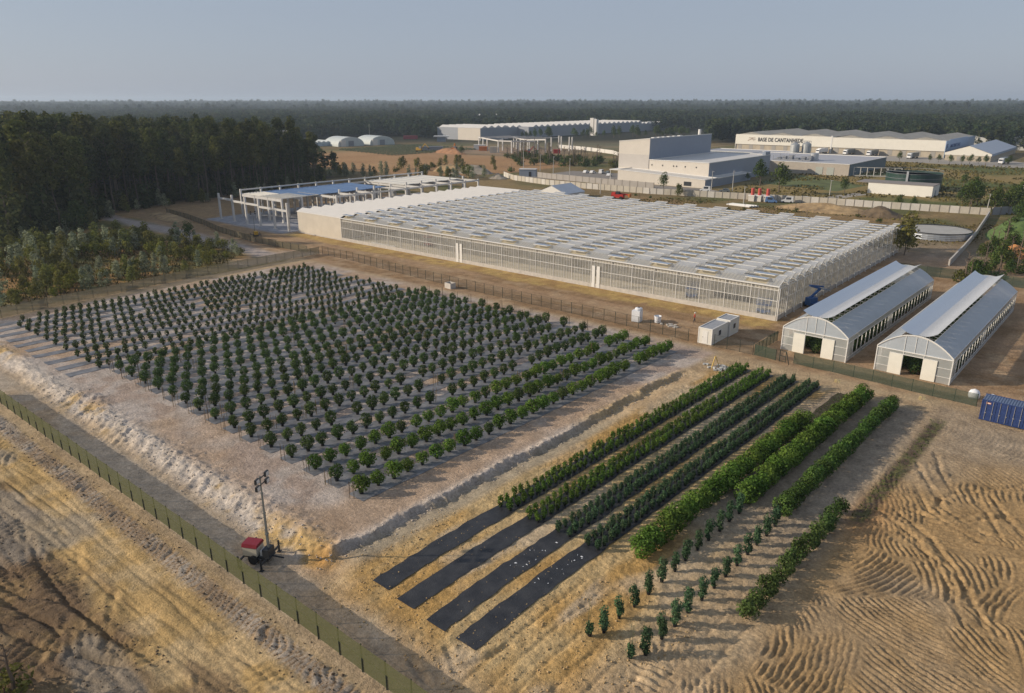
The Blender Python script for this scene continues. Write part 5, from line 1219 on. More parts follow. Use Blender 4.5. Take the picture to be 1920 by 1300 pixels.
# grey site office, cars
t = thing('site_office', 'grey flat roofed hut behind the left end of the panel wall', 'hut', (-246,297,0), rad(30))
b = MB(); b.box(0,0,0,8.5,5,3.4); b.build('wall', facs_m, t); b = MB(); b.box(-.2,-.2,3.4,8.7,5.2,3.7); b.build('roof', roofw_m, t); b = MB(); b.box(5,-.08,.1,6.3,-.01,2.4); b.build('door', dark_m, t)
CARM = {k: mat('car_'+k, c_, .3, .05, 1, spec=.6) for k,c_ in (('white',(.72,.72,.72)),('blue',(.12,.22,.42)),('grey',(.12,.14,.15)))}
glassd = MAT['dark_glass']
def car(x,y,rz,col_,label,van=False,truck=False,group=None):
    t = thing('lorry' if truck else ('van' if van else 'car'), label, 'lorry' if truck else ('van' if van else 'car'), (x,y,gz(x,y)+.01), rz, group); m = CARM[col_]
    if truck:
        b = MB(); b.extr([(3.0,.8),(5.4,.8),(5.4,1.9),(5.0,3.3),(3.0,3.6)],-1.2,1.2,'y'); b.build('cab', CARM['white'], t)
        b = MB(); b.box(5.42,-1.0,2.0,5.45,1.0,3.0); b.build('windscreen', glassd, t)
        b = MB(); b.box(-7.5,-1.25,1.1,2.8,1.25,3.9); b.build('trailer', m, t)
        for wx in (-6.2,-5.0,-3.8,2.2,4.6):
            for sy in (-1.05,1.05): w_ = MB(); w_.tube((wx,sy-.15,.5),(wx,sy+.15,.5),.5,n=10); w_.build('wheel', tyre_m, t)
        return t
    hb, hr = (1.15,2.2) if van else (.85,1.45)
    b = MB(); b.extr([(-2.2,.3),(2.2,.3),(2.2,.75),(1.2,hb-.05),(1.15,hb),(-2.2,hb)],-.88,.88,'y'); b.build('body', m, t)
    b = MB(); b.extr([(-2.1 if van else -1.9,hb),(1.15,hb),(.55,hr),(-2.05 if van else -1.5,hr)],-.80,.80,'y'); b.build('cabin', m, t)
    b = MB(); b.box(-1.3,-.815,hb+.08,.5,-.80,hr-.12); b.box(-1.3,.80,hb+.08,.5,.815,hr-.12); b.quad((1.13,-.7,hb+.06),(1.13,.7,hb+.06),(.64,.7,hr-.08),(.64,-.7,hr-.08)); b.build('windows', glassd, t)
    for wx in (-1.35,1.35):
        for sy in (-.8,.8): w_ = MB(); w_.tube((wx,sy-.1,.33),(wx,sy+.1,.33),.33,n=10); w_.build('wheel', tyre_m, t)
    return t
CG = 'cars in the factory yard'
for i,(x,y,c_,v) in enumerate(((-230,334,'white',0),(-226.5,335,'white',0),(-221.8,336.5,'white',1),(-218.5,337.5,'grey',0),(-211,327,'white',0))):
    car(x,y,rad(95+i*3),c_,f'{c_} {"van" if v else "car"} parked in the factory yard, {ordn(i+1)} from the left',bool(v),False,CG)
car(-143.0,297,rad(200),'white','white van parked behind the panel wall below the factory window',True)
car(-135.5,300,rad(200),'grey','dark grey car parked behind the panel wall by the two trees')
car(-107.2,279.2,rad(20),'blue','pickup with blue body and white cab before the panel wall',True)
car(-102.6,283.5,rad(200),'white','white and cream van before the panel wall, right of the pickup',True)
car(-97.4,289,rad(20),'white','small white van before the panel wall, rightmost of the three',True)
for i,(x,y,c_) in enumerate(((-122,556,'grey'),(-150,566,'grey'),(-166,567,'grey'),(-184.5,566,'white'),(-68.5,543,'grey'))):
    car(x,y,rad(-100),c_,['lorry with grey trailer in front of the depot right end','grey lorry docked left of the depot middle','lorry docked near the depot party wall','white lorry at the party wall of the depot','lorry parked beside the gabled shed'][i],False,True,'lorries at the depot')
# telehandler / red boom machine behind the greenhouse
t = thing('telehandler', 'red telescopic loader parked on the dry ground behind the greenhouse', 'loader', (-158,252,0), rad(10))
b = MB(); b.box(-2.6,-1.1,.6,2.4,1.1,1.9); b.box(-2.4,-.9,1.9,-.9,.9,2.6); b.build('body', red_m, t)
b = MB(); b.box(-.6,-1.05,1.9,.8,.1,3.0); b.build('cab', dark_m, t); b = MB(); b.bar((-2.2,.6,2.4),(4.4,.6,1.7),.5); b.build('boom', red_m, t); b = MB(); b.box(4.4,-.6,1.0,5.0,1.4,2.2); b.build('fork_head', orange_m, t)
for wx in (-1.7,1.6):
    for sy in (-1.1,1.1): w_ = MB(); w_.tube((wx,sy-.2,.6),(wx,sy+.2,.6),.6,n=12); w_.build('wheel', tyre_m, t)
for i,(x,y) in enumerate(((-114.8,279.6),(-112.4,280.4),(-109.4,281.2))):
    t = thing('red_drum', f'tall red drum on a white plinth by the panel wall, {ordn(i+1)} from the left', 'drum', (x,y,0), 0, 'red drums by the panel wall', .85)
    b = MB(); b.box(-1.3,-1.2,0,1.3,1.2,2.4); b.build('plinth', pan2_m, t); b = MB(); b.box(-1.5,-1.3,2.4,1.5,1.3,2.75); b.build('cap', white_m, t)
    b = MB(); b.lathe([(.75,2.75),(.75,5.6),(.6,5.8)],(0,0,0),12); b.build('drum', mat('drum_red',(.52,.09,.07),.5,.15,2), t)
b = MB()
for i in range(7): b.tube((i*.1,i*.55,.35),(9.5+i*.3,i*.55-1.5,.35+.2*(i % 2)),.3,n=8)
tag(b.build('pipe_bundle', white_m, loc=(-117,262,0)), 'bundle of long white pipes lying behind the greenhouse', 'pipes')
# round tank, service building, green tank
t = thing('round_tank', 'wide low round steel water tank covered with a pale sheet', 'tank', (-43.2,238.8,0))
b = MB(); R = 9.2; n = 40
for i in range(n):
    a0, a1 = 2*PI*i/n, 2*PI*(i+1)/n
    b.add([(R*math.cos(a0),R*math.sin(a0),0),(R*math.cos(a1),R*math.sin(a1),0),(R*math.cos(a1),R*math.sin(a1),1.9),(R*math.cos(a0),R*math.sin(a0),1.9)],[(0,1,2,3)])
b.build('shell', ribbed('tank_steel',(.40,.43,.47),.5,'Z',rough=.35,metal=.5,depth=.7), t)
b = MB()
for i in range(n): a0, a1 = 2*PI*i/n, 2*PI*(i+1)/n; b.bar((R*math.cos(a0),R*math.sin(a0),1.95),(R*math.cos(a1),R*math.sin(a1),1.95),.22)
b.build('rim', dark_m, t); b = MB(); b.lathe([(R-.1,1.75),(R*.5,1.6),(.2,1.55)],(0,0,0),30); b.build('cover', mat('tank_cover',(.40,.385,.35),.7,.15,.4), t)
t = thing('service_block', 'long white flat roofed pump house in the grass', 'building', (-88.3,335,0))
b = MB(); b.box(0,0,0,24.2,.3,4.3); b.box(24.0,.3,0,24.2,12,4.3); b.box(0,.3,0,.2,12,4.3); b.box(.2,11.8,0,24,12,4.3); b.build('wall', mat('render_white',(.76,.73,.66),.7,.06,.2), t)
b = MB(); b.box(-5,-.1,4.32,24.3,12.2,4.55); b.build('roof', mat('roof_felt',(.26,.23,.21),.8,.15,.4), t)
b = MB(); b.box(24.22,5,.1,24.3,6.4,2.4); b.build('door', facs_m, t)
t = thing('green_tank', 'big round dark green open tank behind the white pump house', 'tank', (-77.5,362,0))
b = MB(); R = 11.0
for i in range(n):
    a0, a1 = 2*PI*i/n, 2*PI*(i+1)/n
    b.add([(R*math.cos(a0),R*math.sin(a0),0),(R*math.cos(a1),R*math.sin(a1),0),(R*math.cos(a1),R*math.sin(a1),7.2),(R*math.cos(a0),R*math.sin(a0),7.2)],[(0,1,2,3)])
b.build('shell', ribbed('tank_green',(.025,.055,.045),1.2,'Z',rough=.4,depth=.4), t)
b = MB()
for zz in (7.2,5.2,8.2):
    for i in range(n): a0, a1 = 2*PI*i/n, 2*PI*(i+1)/n; b.bar(((R+.1)*math.cos(a0),(R+.1)*math.sin(a0),zz),((R+.1)*math.cos(a1),(R+.1)*math.sin(a1),zz),.12)
b.build('rings', grey_m, t); b = MB(); b.lathe([(R-.2,6.3),(.3,6.3)],(0,0,0),30); b.build('liner', mat('liner_green',(.03,.10,.065),.4,.2,.4), t)
b = MB(); b.box(-.4,-R-.5,3,.4,-R-.1,8.4); b.build('ladder', zinc_m, t)
# paved yards and track: structure
for nm,pts,m in (('factory_yard',[(-243,296),(-150,293),(-146,305.5),(-193,306),(-202,345),(-243,340)],mat('asphalt_pale',(.24,.215,.19),.9,.2,.5)),('access_road',[(-146,300),(-126,291.5),(-95,293),(-86,331),(-92,333),(-101,296),(-128,297),(-146,305)],mat('track_concrete',(.36,.32,.27),.9,.15,.5)),('depot_yard',[(-258,540),(-60,515),(-40,540),(-70,575),(-258,577)],mat('yard_concrete',(.33,.30,.26),.9,.15,.4))):
    b = MB(); V = [(x,y,.02) for x,y in pts]; b.add(V+[(x,y,-.1) for x,y in pts],[tuple(range(len(V)))]); struct(b.build(nm, m))
b = MB(); b.quad((-141,345,.01),(-100,333,.01),(-97,365,.01),(-138,396,.01)); struct(b.build('lawn', mat('lawn_green',(.125,.145,.045),.9,.5,.12)))
# poles
POLES = [(-143.6,304.3,8,'white steel lamp post in front of the low factory wing'),(-134.5,305.4,8.5,'grey lamp post at the right corner of the factory wing'),(-116.6,311,6,'pale lamp post left of the road to the pump house'),(-98,317.8,6,'thin pole behind the vans at the panel wall'),(-39.7,299.5,6.6,'leaning cream pole at the corner of the panel wall'),(-33,323,8,'pale pole behind the grey wall on the right'),(-113,267.6,6.6,'pale pole beside the white pipes'),(-246,300.5,15.5,'tall grey lattice mast behind the panel wall'),(-255,326,9,'thin pole at the left end of the factory yard'),(-240,318,9,'thin pole beside the factory car park'),(-225,312,9,'thin pole left of the factory tower'),(-562,460,16,'slim mast right of the arched tunnels'),(-173,262,6,'thin pole right of the grey roofed store')]
for x,y,h,lab in POLES:
    t = thing('pole', lab, 'pole', (x,y,0)); b = MB(); b.tube((0,0,0),(.15 if 'leaning' in lab else 0,0,h),.2,.1,8); b.build('shaft', mat('pole_pale',(.46,.44,.40),.6,.1,2), t)
    b = MB(); b.bar((-.5,0,h-.1),(.5,0,h-.1),.12); b.cbox((.55,0,h-.15),(.5,.25,.14)); b.build('head', grey_m, t)
# heaps
def heap(x,y,rx_,ry_,h,m,lab,seed,rz=0):
    n = 26; V = []; r = np.random.RandomState(seed)
    g = np.linspace(-1,1,n); X,Y = np.meshgrid(g,g); rr = np.sqrt(X*X+Y*Y)
    Z = np.clip(1-rr,0,1)**.8*(0.55+.9*fbm(X*1.8+seed,Y*1.8,seed,3)) + np.clip(1-rr,0,.25)*(fbm(X*5+seed,Y*5,seed+4,2)-.5)*.9
    Z = Z*h-.15
    V = np.stack([X*rx_,Y*ry_,Z],-1).reshape(-1,3); i = (np.arange(n-1)[:,None]*n+np.arange(n-1)[None,:]).reshape(-1)
    me = rawmesh('earth_heap', V, np.stack([i,i+1,i+n+1,i+n],1), m); o = obj('earth_heap', me, None, (x,y,0), rz); return tag(o, lab, 'heap')
he_t = mat('heap_tan',(.42,.29,.15),.95,.45,.35,.5,2,col2=(.16,.11,.06)); he_g = mat('heap_grey',(.30,.26,.21),.95,.4,.4,.5,2); he_b = mat('heap_brown',(.16,.115,.07),.95,.45,.4,.6,2)
heap(-84,272,19,9,3.0,he_t,'wide tan earth mound with scrub behind the greenhouse roof',1,.1); heap(-66,270,8,6,3.6,he_b,'dark rubble mound at the right end of the tan earth mound',2)
heap(-293,294,11,7,5.2,he_t,'tan sand heap behind the left columns of the frame',3); heap(-276,296,12,7,4.6,he_g,'grey green heap right of the tan sand heap',4); heap(-262,279,5,4,2.2,he_t,'small pale sand pile near the end of the panel wall',5); heap(-272,276,5,4,2.2,he_g,'small grey gravel pile near the end of the panel wall',6)
heap(-400,400,14,6,4.5,mat('heap_red',(.36,.19,.10),.95,.3,.4,.4,2),'reddish earth heap by the orange excavator',7); heap(-388,396,10,5,3.5,MAT['heap_red'],'lower reddish earth heap in front of the far columns',8)
heap(-247,282,6,4,3.0,he_g,'heap of broken concrete beside the panel wall end',9)
heap(-21,219,5,3,3.2,mat('heap_orange',(.50,.23,.085),.9,.25,1,.3,4),'orange clay bank among the bushes at the right edge',10)
heap(-247,114.5,16,4,1.6,he_t,'low grassy earth ridge beside the bend of the forest track',12,-.1)
# small blue unit behind the left tunnel
t = thing('blue_unit', 'small pale blue machine behind the left film tunnel', 'machine', (-37.3,170.5,0))
b = MB(); b.box(0,0,.2,2.4,1.4,1.5); b.build('body', mat('unit_blue',(.28,.42,.55),.5,.15,2), t); b = MB(); b.box(.4,.3,1.5,.9,1.0,2.4); b.box(1.3,.3,1.5,2.2,1.0,1.9); b.build('motor', white_m, t)
# ------------------------------------------------------------------ trees and woods
T_dark = leafmat('tree_dark',(.034,.047,.018),(.118,.130,.048),.26,.02); T_olive = leafmat('tree_olive',(.058,.067,.018),(.165,.168,.050),.28,.02)
T_blue = leafmat('tree_bluegrey',(.12,.138,.078),(.35,.37,.24),.38,.02); T_yell = leafmat('tree_yellowgreen',(.085,.095,.016),(.24,.24,.05),.38,.02); T_green = leafmat('tree_green',(.036,.060,.016),(.115,.155,.042),.27,.02)
bark = mat('bark',(.15,.115,.085),.9,.35,2)
def crown_set(m, n, nl, spec, size, seed, **kw):
    """spec: list of (R, centre) lobes"""
    out = []
    for i in range(n):
        r = random.Random(seed+i); parts = []
        for j,(R,c_) in enumerate(spec):
            jit = lambda a: tuple(v*r.uniform(.82,1.18) for v in a)
            parts.append(leaves(seed*7+i*13+j, nl[j] if isinstance(nl,list) else nl, jit(R), tuple(cc+r.uniform(-.06,.06)*R[0]*2 for cc in c_), size, **kw))
        out.append(leafmesh('crown', m, parts))
    return out
TALLT = crown_set(T_dark, 6, [560,560,340], [((3.2,3.2,4.2),(0,0,15.5)),((3.0,3.0,3.8),(.3,0,20.5)),((2.2,2.2,2.6),(-.2,.2,24.2))], 0.9, 11, clumps=22, hollow=.5, lump=.2) + \
        crown_set(T_olive, 3, [560,560,340], [((3.4,3.4,3.8),(0,0,16.0)),((3.0,3.0,3.6),(.3,0,20.5)),((2.2,2.2,2.4),(-.2,.2,24.0))], 0.9, 31, clumps=22, hollow=.5, lump=.2)
YOUNG_B = crown_set(T_blue, 4, [220,160], [((1.2,1.2,1.7),(0,0,2.2)),((.8,.8,1.3),(.1,0,4.1))], .50, 51, clumps=10, hollow=.35, lump=.34)
T_scrub = leafmat('tree_scrub',(.085,.092,.024),(.235,.23,.066),.38,.02)
YOUNG_O = crown_set(T_scrub, 4, [260,160], [((1.5,1.5,1.6),(0,0,2.0)),((1.0,1.0,1.3),(.1,.1,3.6))], .52, 61, clumps=10, hollow=.35, lump=.34)
YOUNG_Y = crown_set(T_yell, 3, [300], [((1.7,1.7,1.6),(0,0,1.7))], .52, 71, clumps=12, hollow=.35, lump=.34)
BROAD = crown_set(T_green, 4, [420,260], [((2.6,2.6,2.4),(0,0,4.4)),((1.9,1.9,1.7),(.5,.3,6.4))], .62, 81, clumps=14, hollow=.4, lump=.3)
SHRUB = crown_set(T_green, 3, [260], [((1.7,1.7,1.1),(0,0,.9))], .5, 91, clumps=12, hollow=.4) + crown_set(T_olive, 2, [260], [((1.7,1.7,1.2),(0,0,.9))], .5, 95, clumps=12, hollow=.4)
def trunk_me(h, r, seed, limbs=4, z0=.45):
    q = random.Random(seed); b = MB(); x = y = 0; n = 4; pts = [(0,0,-.3)]
    for i in range(1,n+1): x += q.uniform(-.02,.02)*h; y += q.uniform(-.02,.02)*h; pts.append((x,y,h*i/n))
    for i in range(n): b.tube(pts[i],pts[i+1],r*(1-.2*i),r*(1-.2*(i+1)),6,False)
    for i in range(limbs):
        z = h*(z0+(1-z0)*q.random()); a = q.uniform(0,6.28); k = min(int(z/h*n),n-1); p0 = Vector(pts[k]).lerp(Vector(pts[k+1]), z/h*n-k)
        b.tube(p0, p0+Vector((math.cos(a)*h*.13,math.sin(a)*h*.13,h*.12)), r*.4, r*.15, 5, False)
    return b.mesh('trunk', bark)
TR_T = [trunk_me(23,.26,i,6,.5) for i in range(4)]; TR_Y = [trunk_me(3.4,.07,i,3,.3) for i in range(3)]; TR_B = [trunk_me(5.2,.2,i,5,.35) for i in range(3)]
def tree(label, cat, group, cr, tr, x, y, s, sz=1.0, name=None, lean=True):
    t = thing(name or cat.replace(' ','_'), label, cat, (x,y,gz(x,y)), rng.uniform(0,6.28), group); t.scale = (s,s,s*sz)
    obj('trunk', tr, t); obj('crown', cr, t); return t
# left wood: front boundary and depth
def wood_front(y): return float(np.interp(y,[0,40,60,80,105,127,148,171,208,232,262],[-205,-214,-226,-240,-272,-279,-280,-282,-300,-318,-345]))
cand = []
y = 8.0
while y < 226:
    x = wood_front(y)
    row = 0
    while row < 22:
        cand.append((row, x-row*6.0+rng.uniform(-2,2), y+rng.uniform(-2.2,2.2))); row += 1
    y += 5.2
front = sorted([c_ for c_ in cand], key=lambda c_: (c_[0], c_[2]))
cam_yaw = rad(40.19)
def in_view(x,y,mg=.72):
    f_ = -x*math.sin(cam_yaw)+y*math.cos(cam_yaw); r_ = x*math.cos(cam_yaw)+y*math.sin(cam_yaw); return f_ > 5 and abs(r_)/f_ < mg
front = [c_ for c_ in front if in_view(c_[1],c_[2],.688)]
mass = []; cnt = 0
rk = [0,0]
for row,x,y in front:
    d_ = (y-150)/110
    s = rng.choice((rng.uniform(.72,.95),rng.uniform(.9,1.18)))*(1.07 if y < 120 else (.98 if y < 200 else .86)); s *= 1-.05*max(0,(y-215)/45)
    me = rng.choice(TALLT if (row > 1 or rng.random() < .75) else TALLT[6:])
    if cnt < 210:
        zone = 'left part' if y < 100 else ('middle part' if y < 180 else 'right part')
        if row < 2: rk[row] += 1
        lab = f'tall slender dark tree {["on","just behind"][row]} the front edge of the wood, {ordn(rk[row])} from the left' if row < 2 else f'tall slender dark tree deep inside the left wood, {zone}'
        tree(lab, 'tree', 'tall trees of the left wood', me, rng.choice(TR_T), x, y, s, 1.0, 'wood_tree'); cnt += 1
    else: mass.append((me,x,y,gz(x,y),rng.uniform(0,6.28),s))
# low growth at the foot of the wood
for i in range(46):
    y = rng.uniform(40,225); x = wood_front(y)+rng.uniform(2,9)
    tree('small blue green sapling at the foot of the tall left wood','sapling','saplings at the foot of the left wood', rng.choice(YOUNG_B+YOUNG_O), rng.choice(TR_Y), x, y, rng.uniform(.6,1.15))
# scrub of young trees between wood and field
POLY = [(-230,38),(-225,70),(-214,84),(-196,95),(-180,98),(-170,96),(-164,88),(-160,74),(-160,58),(-159,40)]
def inside(x,y,P):
    r = False
    for (x0,y0),(x1,y1) in zip(P,P[1:]+P[:1]):
        if (y0 > y) != (y1 > y) and x < (x1-x0)*(y-y0)/(y1-y0)+x0: r = not r
    return r
kinds = [('blue grey leaved young tree of the left scrub',YOUNG_B),('olive green young tree of the left scrub',YOUNG_O),('broad yellow green bush of the left scrub',YOUNG_Y)]
k = 0; tries = 0; SP = []
while k < 205 and tries < 5000:
    tries += 1; x = rng.uniform(-232,-158); y = rng.uniform(36,99)
    if not inside(x,y,POLY) or vn(np.array([x*.09]),np.array([y*.09]),5)[0] < .30 or any((x-a)**2+(y-b_)**2 < 2.3**2 for a,b_ in SP): continue
    q = rng.choices([0,1,2],[.27,.38,.35])[0]; lab,st_ = kinds[q]; SP.append((x,y))
    far = 'by the track' if y > 78 else ('halfway down' if y > 58 else 'by the left edge')
    sc_ = rng.uniform(.6,1.1)*(1.15 if x < -190 else .9)
    tree(f'{lab}, {far}','young tree', f'{["blue grey","olive green","yellow green"][q]} young trees, {far}', rng.choice(st_), rng.choice(TR_Y), x, y, sc_); k += 1
tree('lone taller dark bush headed tree between scrub and wood','tree',None,BROAD[0],TR_B[0],-225.6,79,1.25,1.05)
tree('dark shrubby tree at the top of the scrub by the track','tree',None,BROAD[1],TR_B[1],-199,97.5,.7)
g = MB()
for q in range(9000):
    x = rng.uniform(-234,-157.5); y = rng.uniform(34,100)
    if not inside(x,y,POLY): continue
    z = gz(x,y); a = rng.uniform(0,6.28); s = rng.uniform(.35,1.0); g.quad((x,y,z),(x+.5*s*math.cos(a),y+.5*s*math.sin(a),z+.15*s),(x+.15*math.cos(a+1),y+.15*math.sin(a+1),z+.75*s))
o = g.build('undergrowth', leafmat('undergrowth',(.05,.042,.014),(.15,.105,.035),.15,.03)); stuff(o); tag(o,'dry brown and olive undergrowth among the young trees','undergrowth')
# single trees near buildings
SING = [(-159,289.6,.95,'dark twin topped tree behind the panel wall left of the factory window'),(-143.8,275,.68,'thin grey green tree in front of the panel wall'),(-133,331,1.45,'large dark tree at the right end of the low factory wing'),(-116,309,1.6,'tall tree with pale trunk right of the factory'),(-95.8,329.5,.8,'small dark tree beside the road to the pump house'),(-62.5,389,.72,'upper dark tree in the grass right of the green tank'),(-50.3,317,.85,'lower dark tree in the grass right of the pump house'),(-42.7,203,1.0,'pale feathery tree at the rear right corner of the greenhouse'),(-44,212,.75,'second feathery tree behind the greenhouse corner'),(-66,293.5,.6,'small tree against the panel wall, left of two'),(-61.3,294,.55,'small tree against the panel wall, right of two'),(-146,348,.5,'small dim tree beside the blue grey factory side'),(-377,391,.8,'dark tree in front of the far bare columns'),(-460,330,.75,'lone thin tree on the far sandy field')]
for i,(x,y,s,lab) in enumerate(SING):
    st_ = YOUNG_O if i in (1,7,8) else BROAD; s *= 1.25 if i == 7 else 1; tree(lab,'tree',None,rng.choice(st_),rng.choice(TR_B if st_ is BROAD else TR_Y),x,y,s*(1.7 if st_ is not BROAD else 1.0))
for i,(x,y) in enumerate(((-123.2,529.5),(-106.4,532.3),(-101.3,531),(-93.4,522),(-87.7,526.5),(-84,529.6),(-80,533),(-75.2,527),(-64.5,531))):
    tree(f'small round street tree before the depot, {ordn(i+1)} from the left','tree','street trees before the depot',rng.choice(BROAD),rng.choice(TR_B),x,y,rng.uniform(.55,.8))
# bushes on the right
for i in range(75):
    y = rng.uniform(178,350); x = -27.5+(y-180)*-.03+abs(rng.gauss(0,9))+1.5
    if y > 300: x -= 12*rng.random()
    big = rng.random() < .45
    tree('bushy green tree in the belt along the right edge' if big else 'low green bush in the belt along the right edge','tree' if big else 'bush','green trees of the right hand belt' if big else 'green bushes of the right hand belt', rng.choice(BROAD if big else SHRUB), rng.choice(TR_B), x, y, rng.uniform(.42,.85) if big else rng.uniform(.7,1.5))
for i in range(16):
    y = rng.uniform(300,352); x = rng.uniform(-49,-28)
    tree('dense dark tree in the clump behind the corner of the panel wall','tree','trees of the clump behind the wall corner', rng.choice(BROAD), rng.choice(TR_B), x, y, rng.uniform(.8,1.3))
heap(-24,258,9,22,5.5,mat('hedge_mound_green',(.10,.155,.04),.9,.35,.6,.6,3),'smooth bright green mound of creepers at the right edge',21)
for i in range(60):
    x = rng.uniform(-335,-230); y = rng.gauss(388,14)-(x+280)*.25
    tree('round green shrub in the band before the far columns','shrub','shrubs in the band before the far columns', rng.choice(SHRUB), rng.choice(TR_B), x, y, rng.uniform(1.1,2.3))
for i in range(40):
    u = rng.random(); x = -345+u*90+rng.uniform(-7,7); y = 228+u*42+rng.uniform(-6,10)
    tree('young blue green tree in the strip behind the concrete frame','young tree','young trees behind the concrete frame', rng.choice(YOUNG_B+YOUNG_O), rng.choice(TR_Y), x, y, rng.uniform(.8,1.4))
for i in range(30):
    x = rng.uniform(-330,-262); y = 300+rng.gauss(0,18)
    tree('dusty bush on the rough ground before the sandy field','bush','dusty bushes before the sandy field', rng.choice(SHRUB+YOUNG_O), rng.choice(TR_Y), x, y, rng.uniform(.8,1.5))
for i in range(44):
    y = rng.uniform(600,760); x = -505+(y-600)*.62+rng.uniform(8,40)
    tree('dark tree standing in front of the distant pale plant','tree','trees before the distant plant', rng.choice(BROAD), rng.choice(TR_B), x, y, rng.uniform(.7,1.35), 1.15)
it = []
for r_ in range(14):
    for k in range(34): it.append((rng.choice(SHRUB),-490+r_*6.2+rng.uniform(-.5,.5),370+k*2.6-r_*1.2,0,rng.uniform(0,6),.62))
o = join_stuff('nursery_rows', it, T_blue); C.objects.link(o); stuff(o); tag(o,'bluish rows of nursery plants beyond the sandy field','plants')
# canopy of the woods behind: one mass
def canopy(name, label, pts, protos, seed):
    r = np.random.RandomState(seed); n = len(pts)
    me = bpy.data.meshes.new(name); me.vertices.add(n); me.vertices.foreach_set('co', np.array([p[:3] for p in pts],np.float32).ravel())
    a = me.attributes.new('turn','FLOAT_VECTOR','POINT'); a.data.foreach_set('vector', np.stack([np.zeros(n),np.zeros(n),r.uniform(0,6.28,n)],1).astype(np.float32).ravel())
    a = me.attributes.new('size','FLOAT','POINT'); a.data.foreach_set('value', np.array([p[3] for p in pts],np.float32))
    a = me.attributes.new('pick','INT','POINT'); a.data.foreach_set('value', r.randint(0,len(protos),n).astype(np.int32))
    o = bpy.data.objects.new(name, me); C.objects.link(o)
    ng = bpy.data.node_groups.new(name,'GeometryNodeTree'); ng.interface.new_socket('Geometry',in_out='INPUT',socket_type='NodeSocketGeometry'); ng.interface.new_socket('Geometry',in_out='OUTPUT',socket_type='NodeSocketGeometry')
    N = ng.nodes; gi = N.new('NodeGroupInput'); go = N.new('NodeGroupOutput'); ip = N.new('GeometryNodeInstanceOnPoints'); jg = N.new('GeometryNodeJoinGeometry')
    for p in reversed(protos):
        oi = N.new('GeometryNodeObjectInfo'); oi.inputs['Object'].default_value = p; oi.inputs['As Instance'].default_value = True; ng.links.new(oi.outputs['Geometry'], jg.inputs[0])
    def na(nm,ty): x = N.new('GeometryNodeInputNamedAttribute'); x.data_type = ty; x.inputs['Name'].default_value = nm; return x.outputs['Attribute']
    er = N.new('FunctionNodeEulerToRotation'); ng.links.new(na('turn','FLOAT_VECTOR'), er.inputs[0])
    ng.links.new(gi.outputs[0], ip.inputs['Points']); ng.links.new(jg.outputs[0], ip.inputs['Instance']); ip.inputs['Pick Instance'].default_value = True
    ng.links.new(na('pick','INT'), ip.inputs['Instance Index']); ng.links.new(er.outputs[0], ip.inputs['Rotation']); ng.links.new(na('size','FLOAT'), ip.inputs['Scale'])
    ng.links.new(ip.outputs[0], go.inputs[0]); mo = o.modifiers.new('canopy','NODES'); mo.node_group = ng
    stuff(o); return tag(o, label, 'woodland')
F_a = leafmat('far_leaf_dark',(.018,.030,.018),(.060,.082,.042),.2,.015); F_b = leafmat('far_leaf_green',(.022,.040,.018),(.078,.105,.044),.2,.02); F_c = leafmat('far_leaf_olive',(.028,.038,.016),(.085,.098,.040),.2,.02)
FP = []
for i in range(7):
    m = [F_a,F_b,F_a,F_c,F_b,F_a,F_c][i]
    me = crown_set(m, 1, [150,90], [((4.6,4.6,5.2),(0,0,8.2)),((3.0,3.0,3.2),(.6,.3,13.2))], 2.1, 200+i, clumps=12, hollow=.45, lump=.3)[0]; FP.append(bpy.data.objects.new('far_crown', me))
FPT = [bpy.data.objects.new('wood_crown', me) for me in TALLT]
o = canopy('left_wood_mass','dense mass of tall trees filling the left wood behind its front rows',[(a[1],a[2],a[3],a[5]) for a in mass],FPT,4)
US = [bpy.data.objects.new('under_crown', me) for me in crown_set(T_dark,3,[260,200],[((3.0,3.0,2.6),(0,0,2.2)),((2.4,2.4,3.0),(.4,.2,6.2))],.95,401,clumps=16,hollow=.45,lump=.25)]
up = []
for row,x,y in front:
    for _ in range(2 if y < 100 else 1):
      if row < 5 and rng.random() < (.95 if y < 100 else .72): up.append((x+rng.uniform(-2.5,2.5),y+rng.uniform(-2.5,2.5),0,rng.uniform(.6,1.35)*(1.25 if y < 95 else .8)))
canopy('wood_understory','dark undergrowth and low trees among the trunks of the left wood',up,US,6)
def clear(x,y):
    """open land inside the woods"""
    if y > 200 and -1.02 < x/y < -.485 and x > -500: return True
    if -600 < x < -220 and 250 < y < 560+(x+400)*.2 and y < 540: return True
    if x > -700 and ((x+170)/175)**2+((y-560)/150)**2 < 1: return True
    if -575 < x < -385 and 470 < y < 925 and x > -585: 
        return x > -565 and (x-(-470))/(1.0) < 40+(y-545)*.33
    if -640 < x < -500 and 370 < y < 545: return True
    return False
pts = []; r = np.random.RandomState(9)
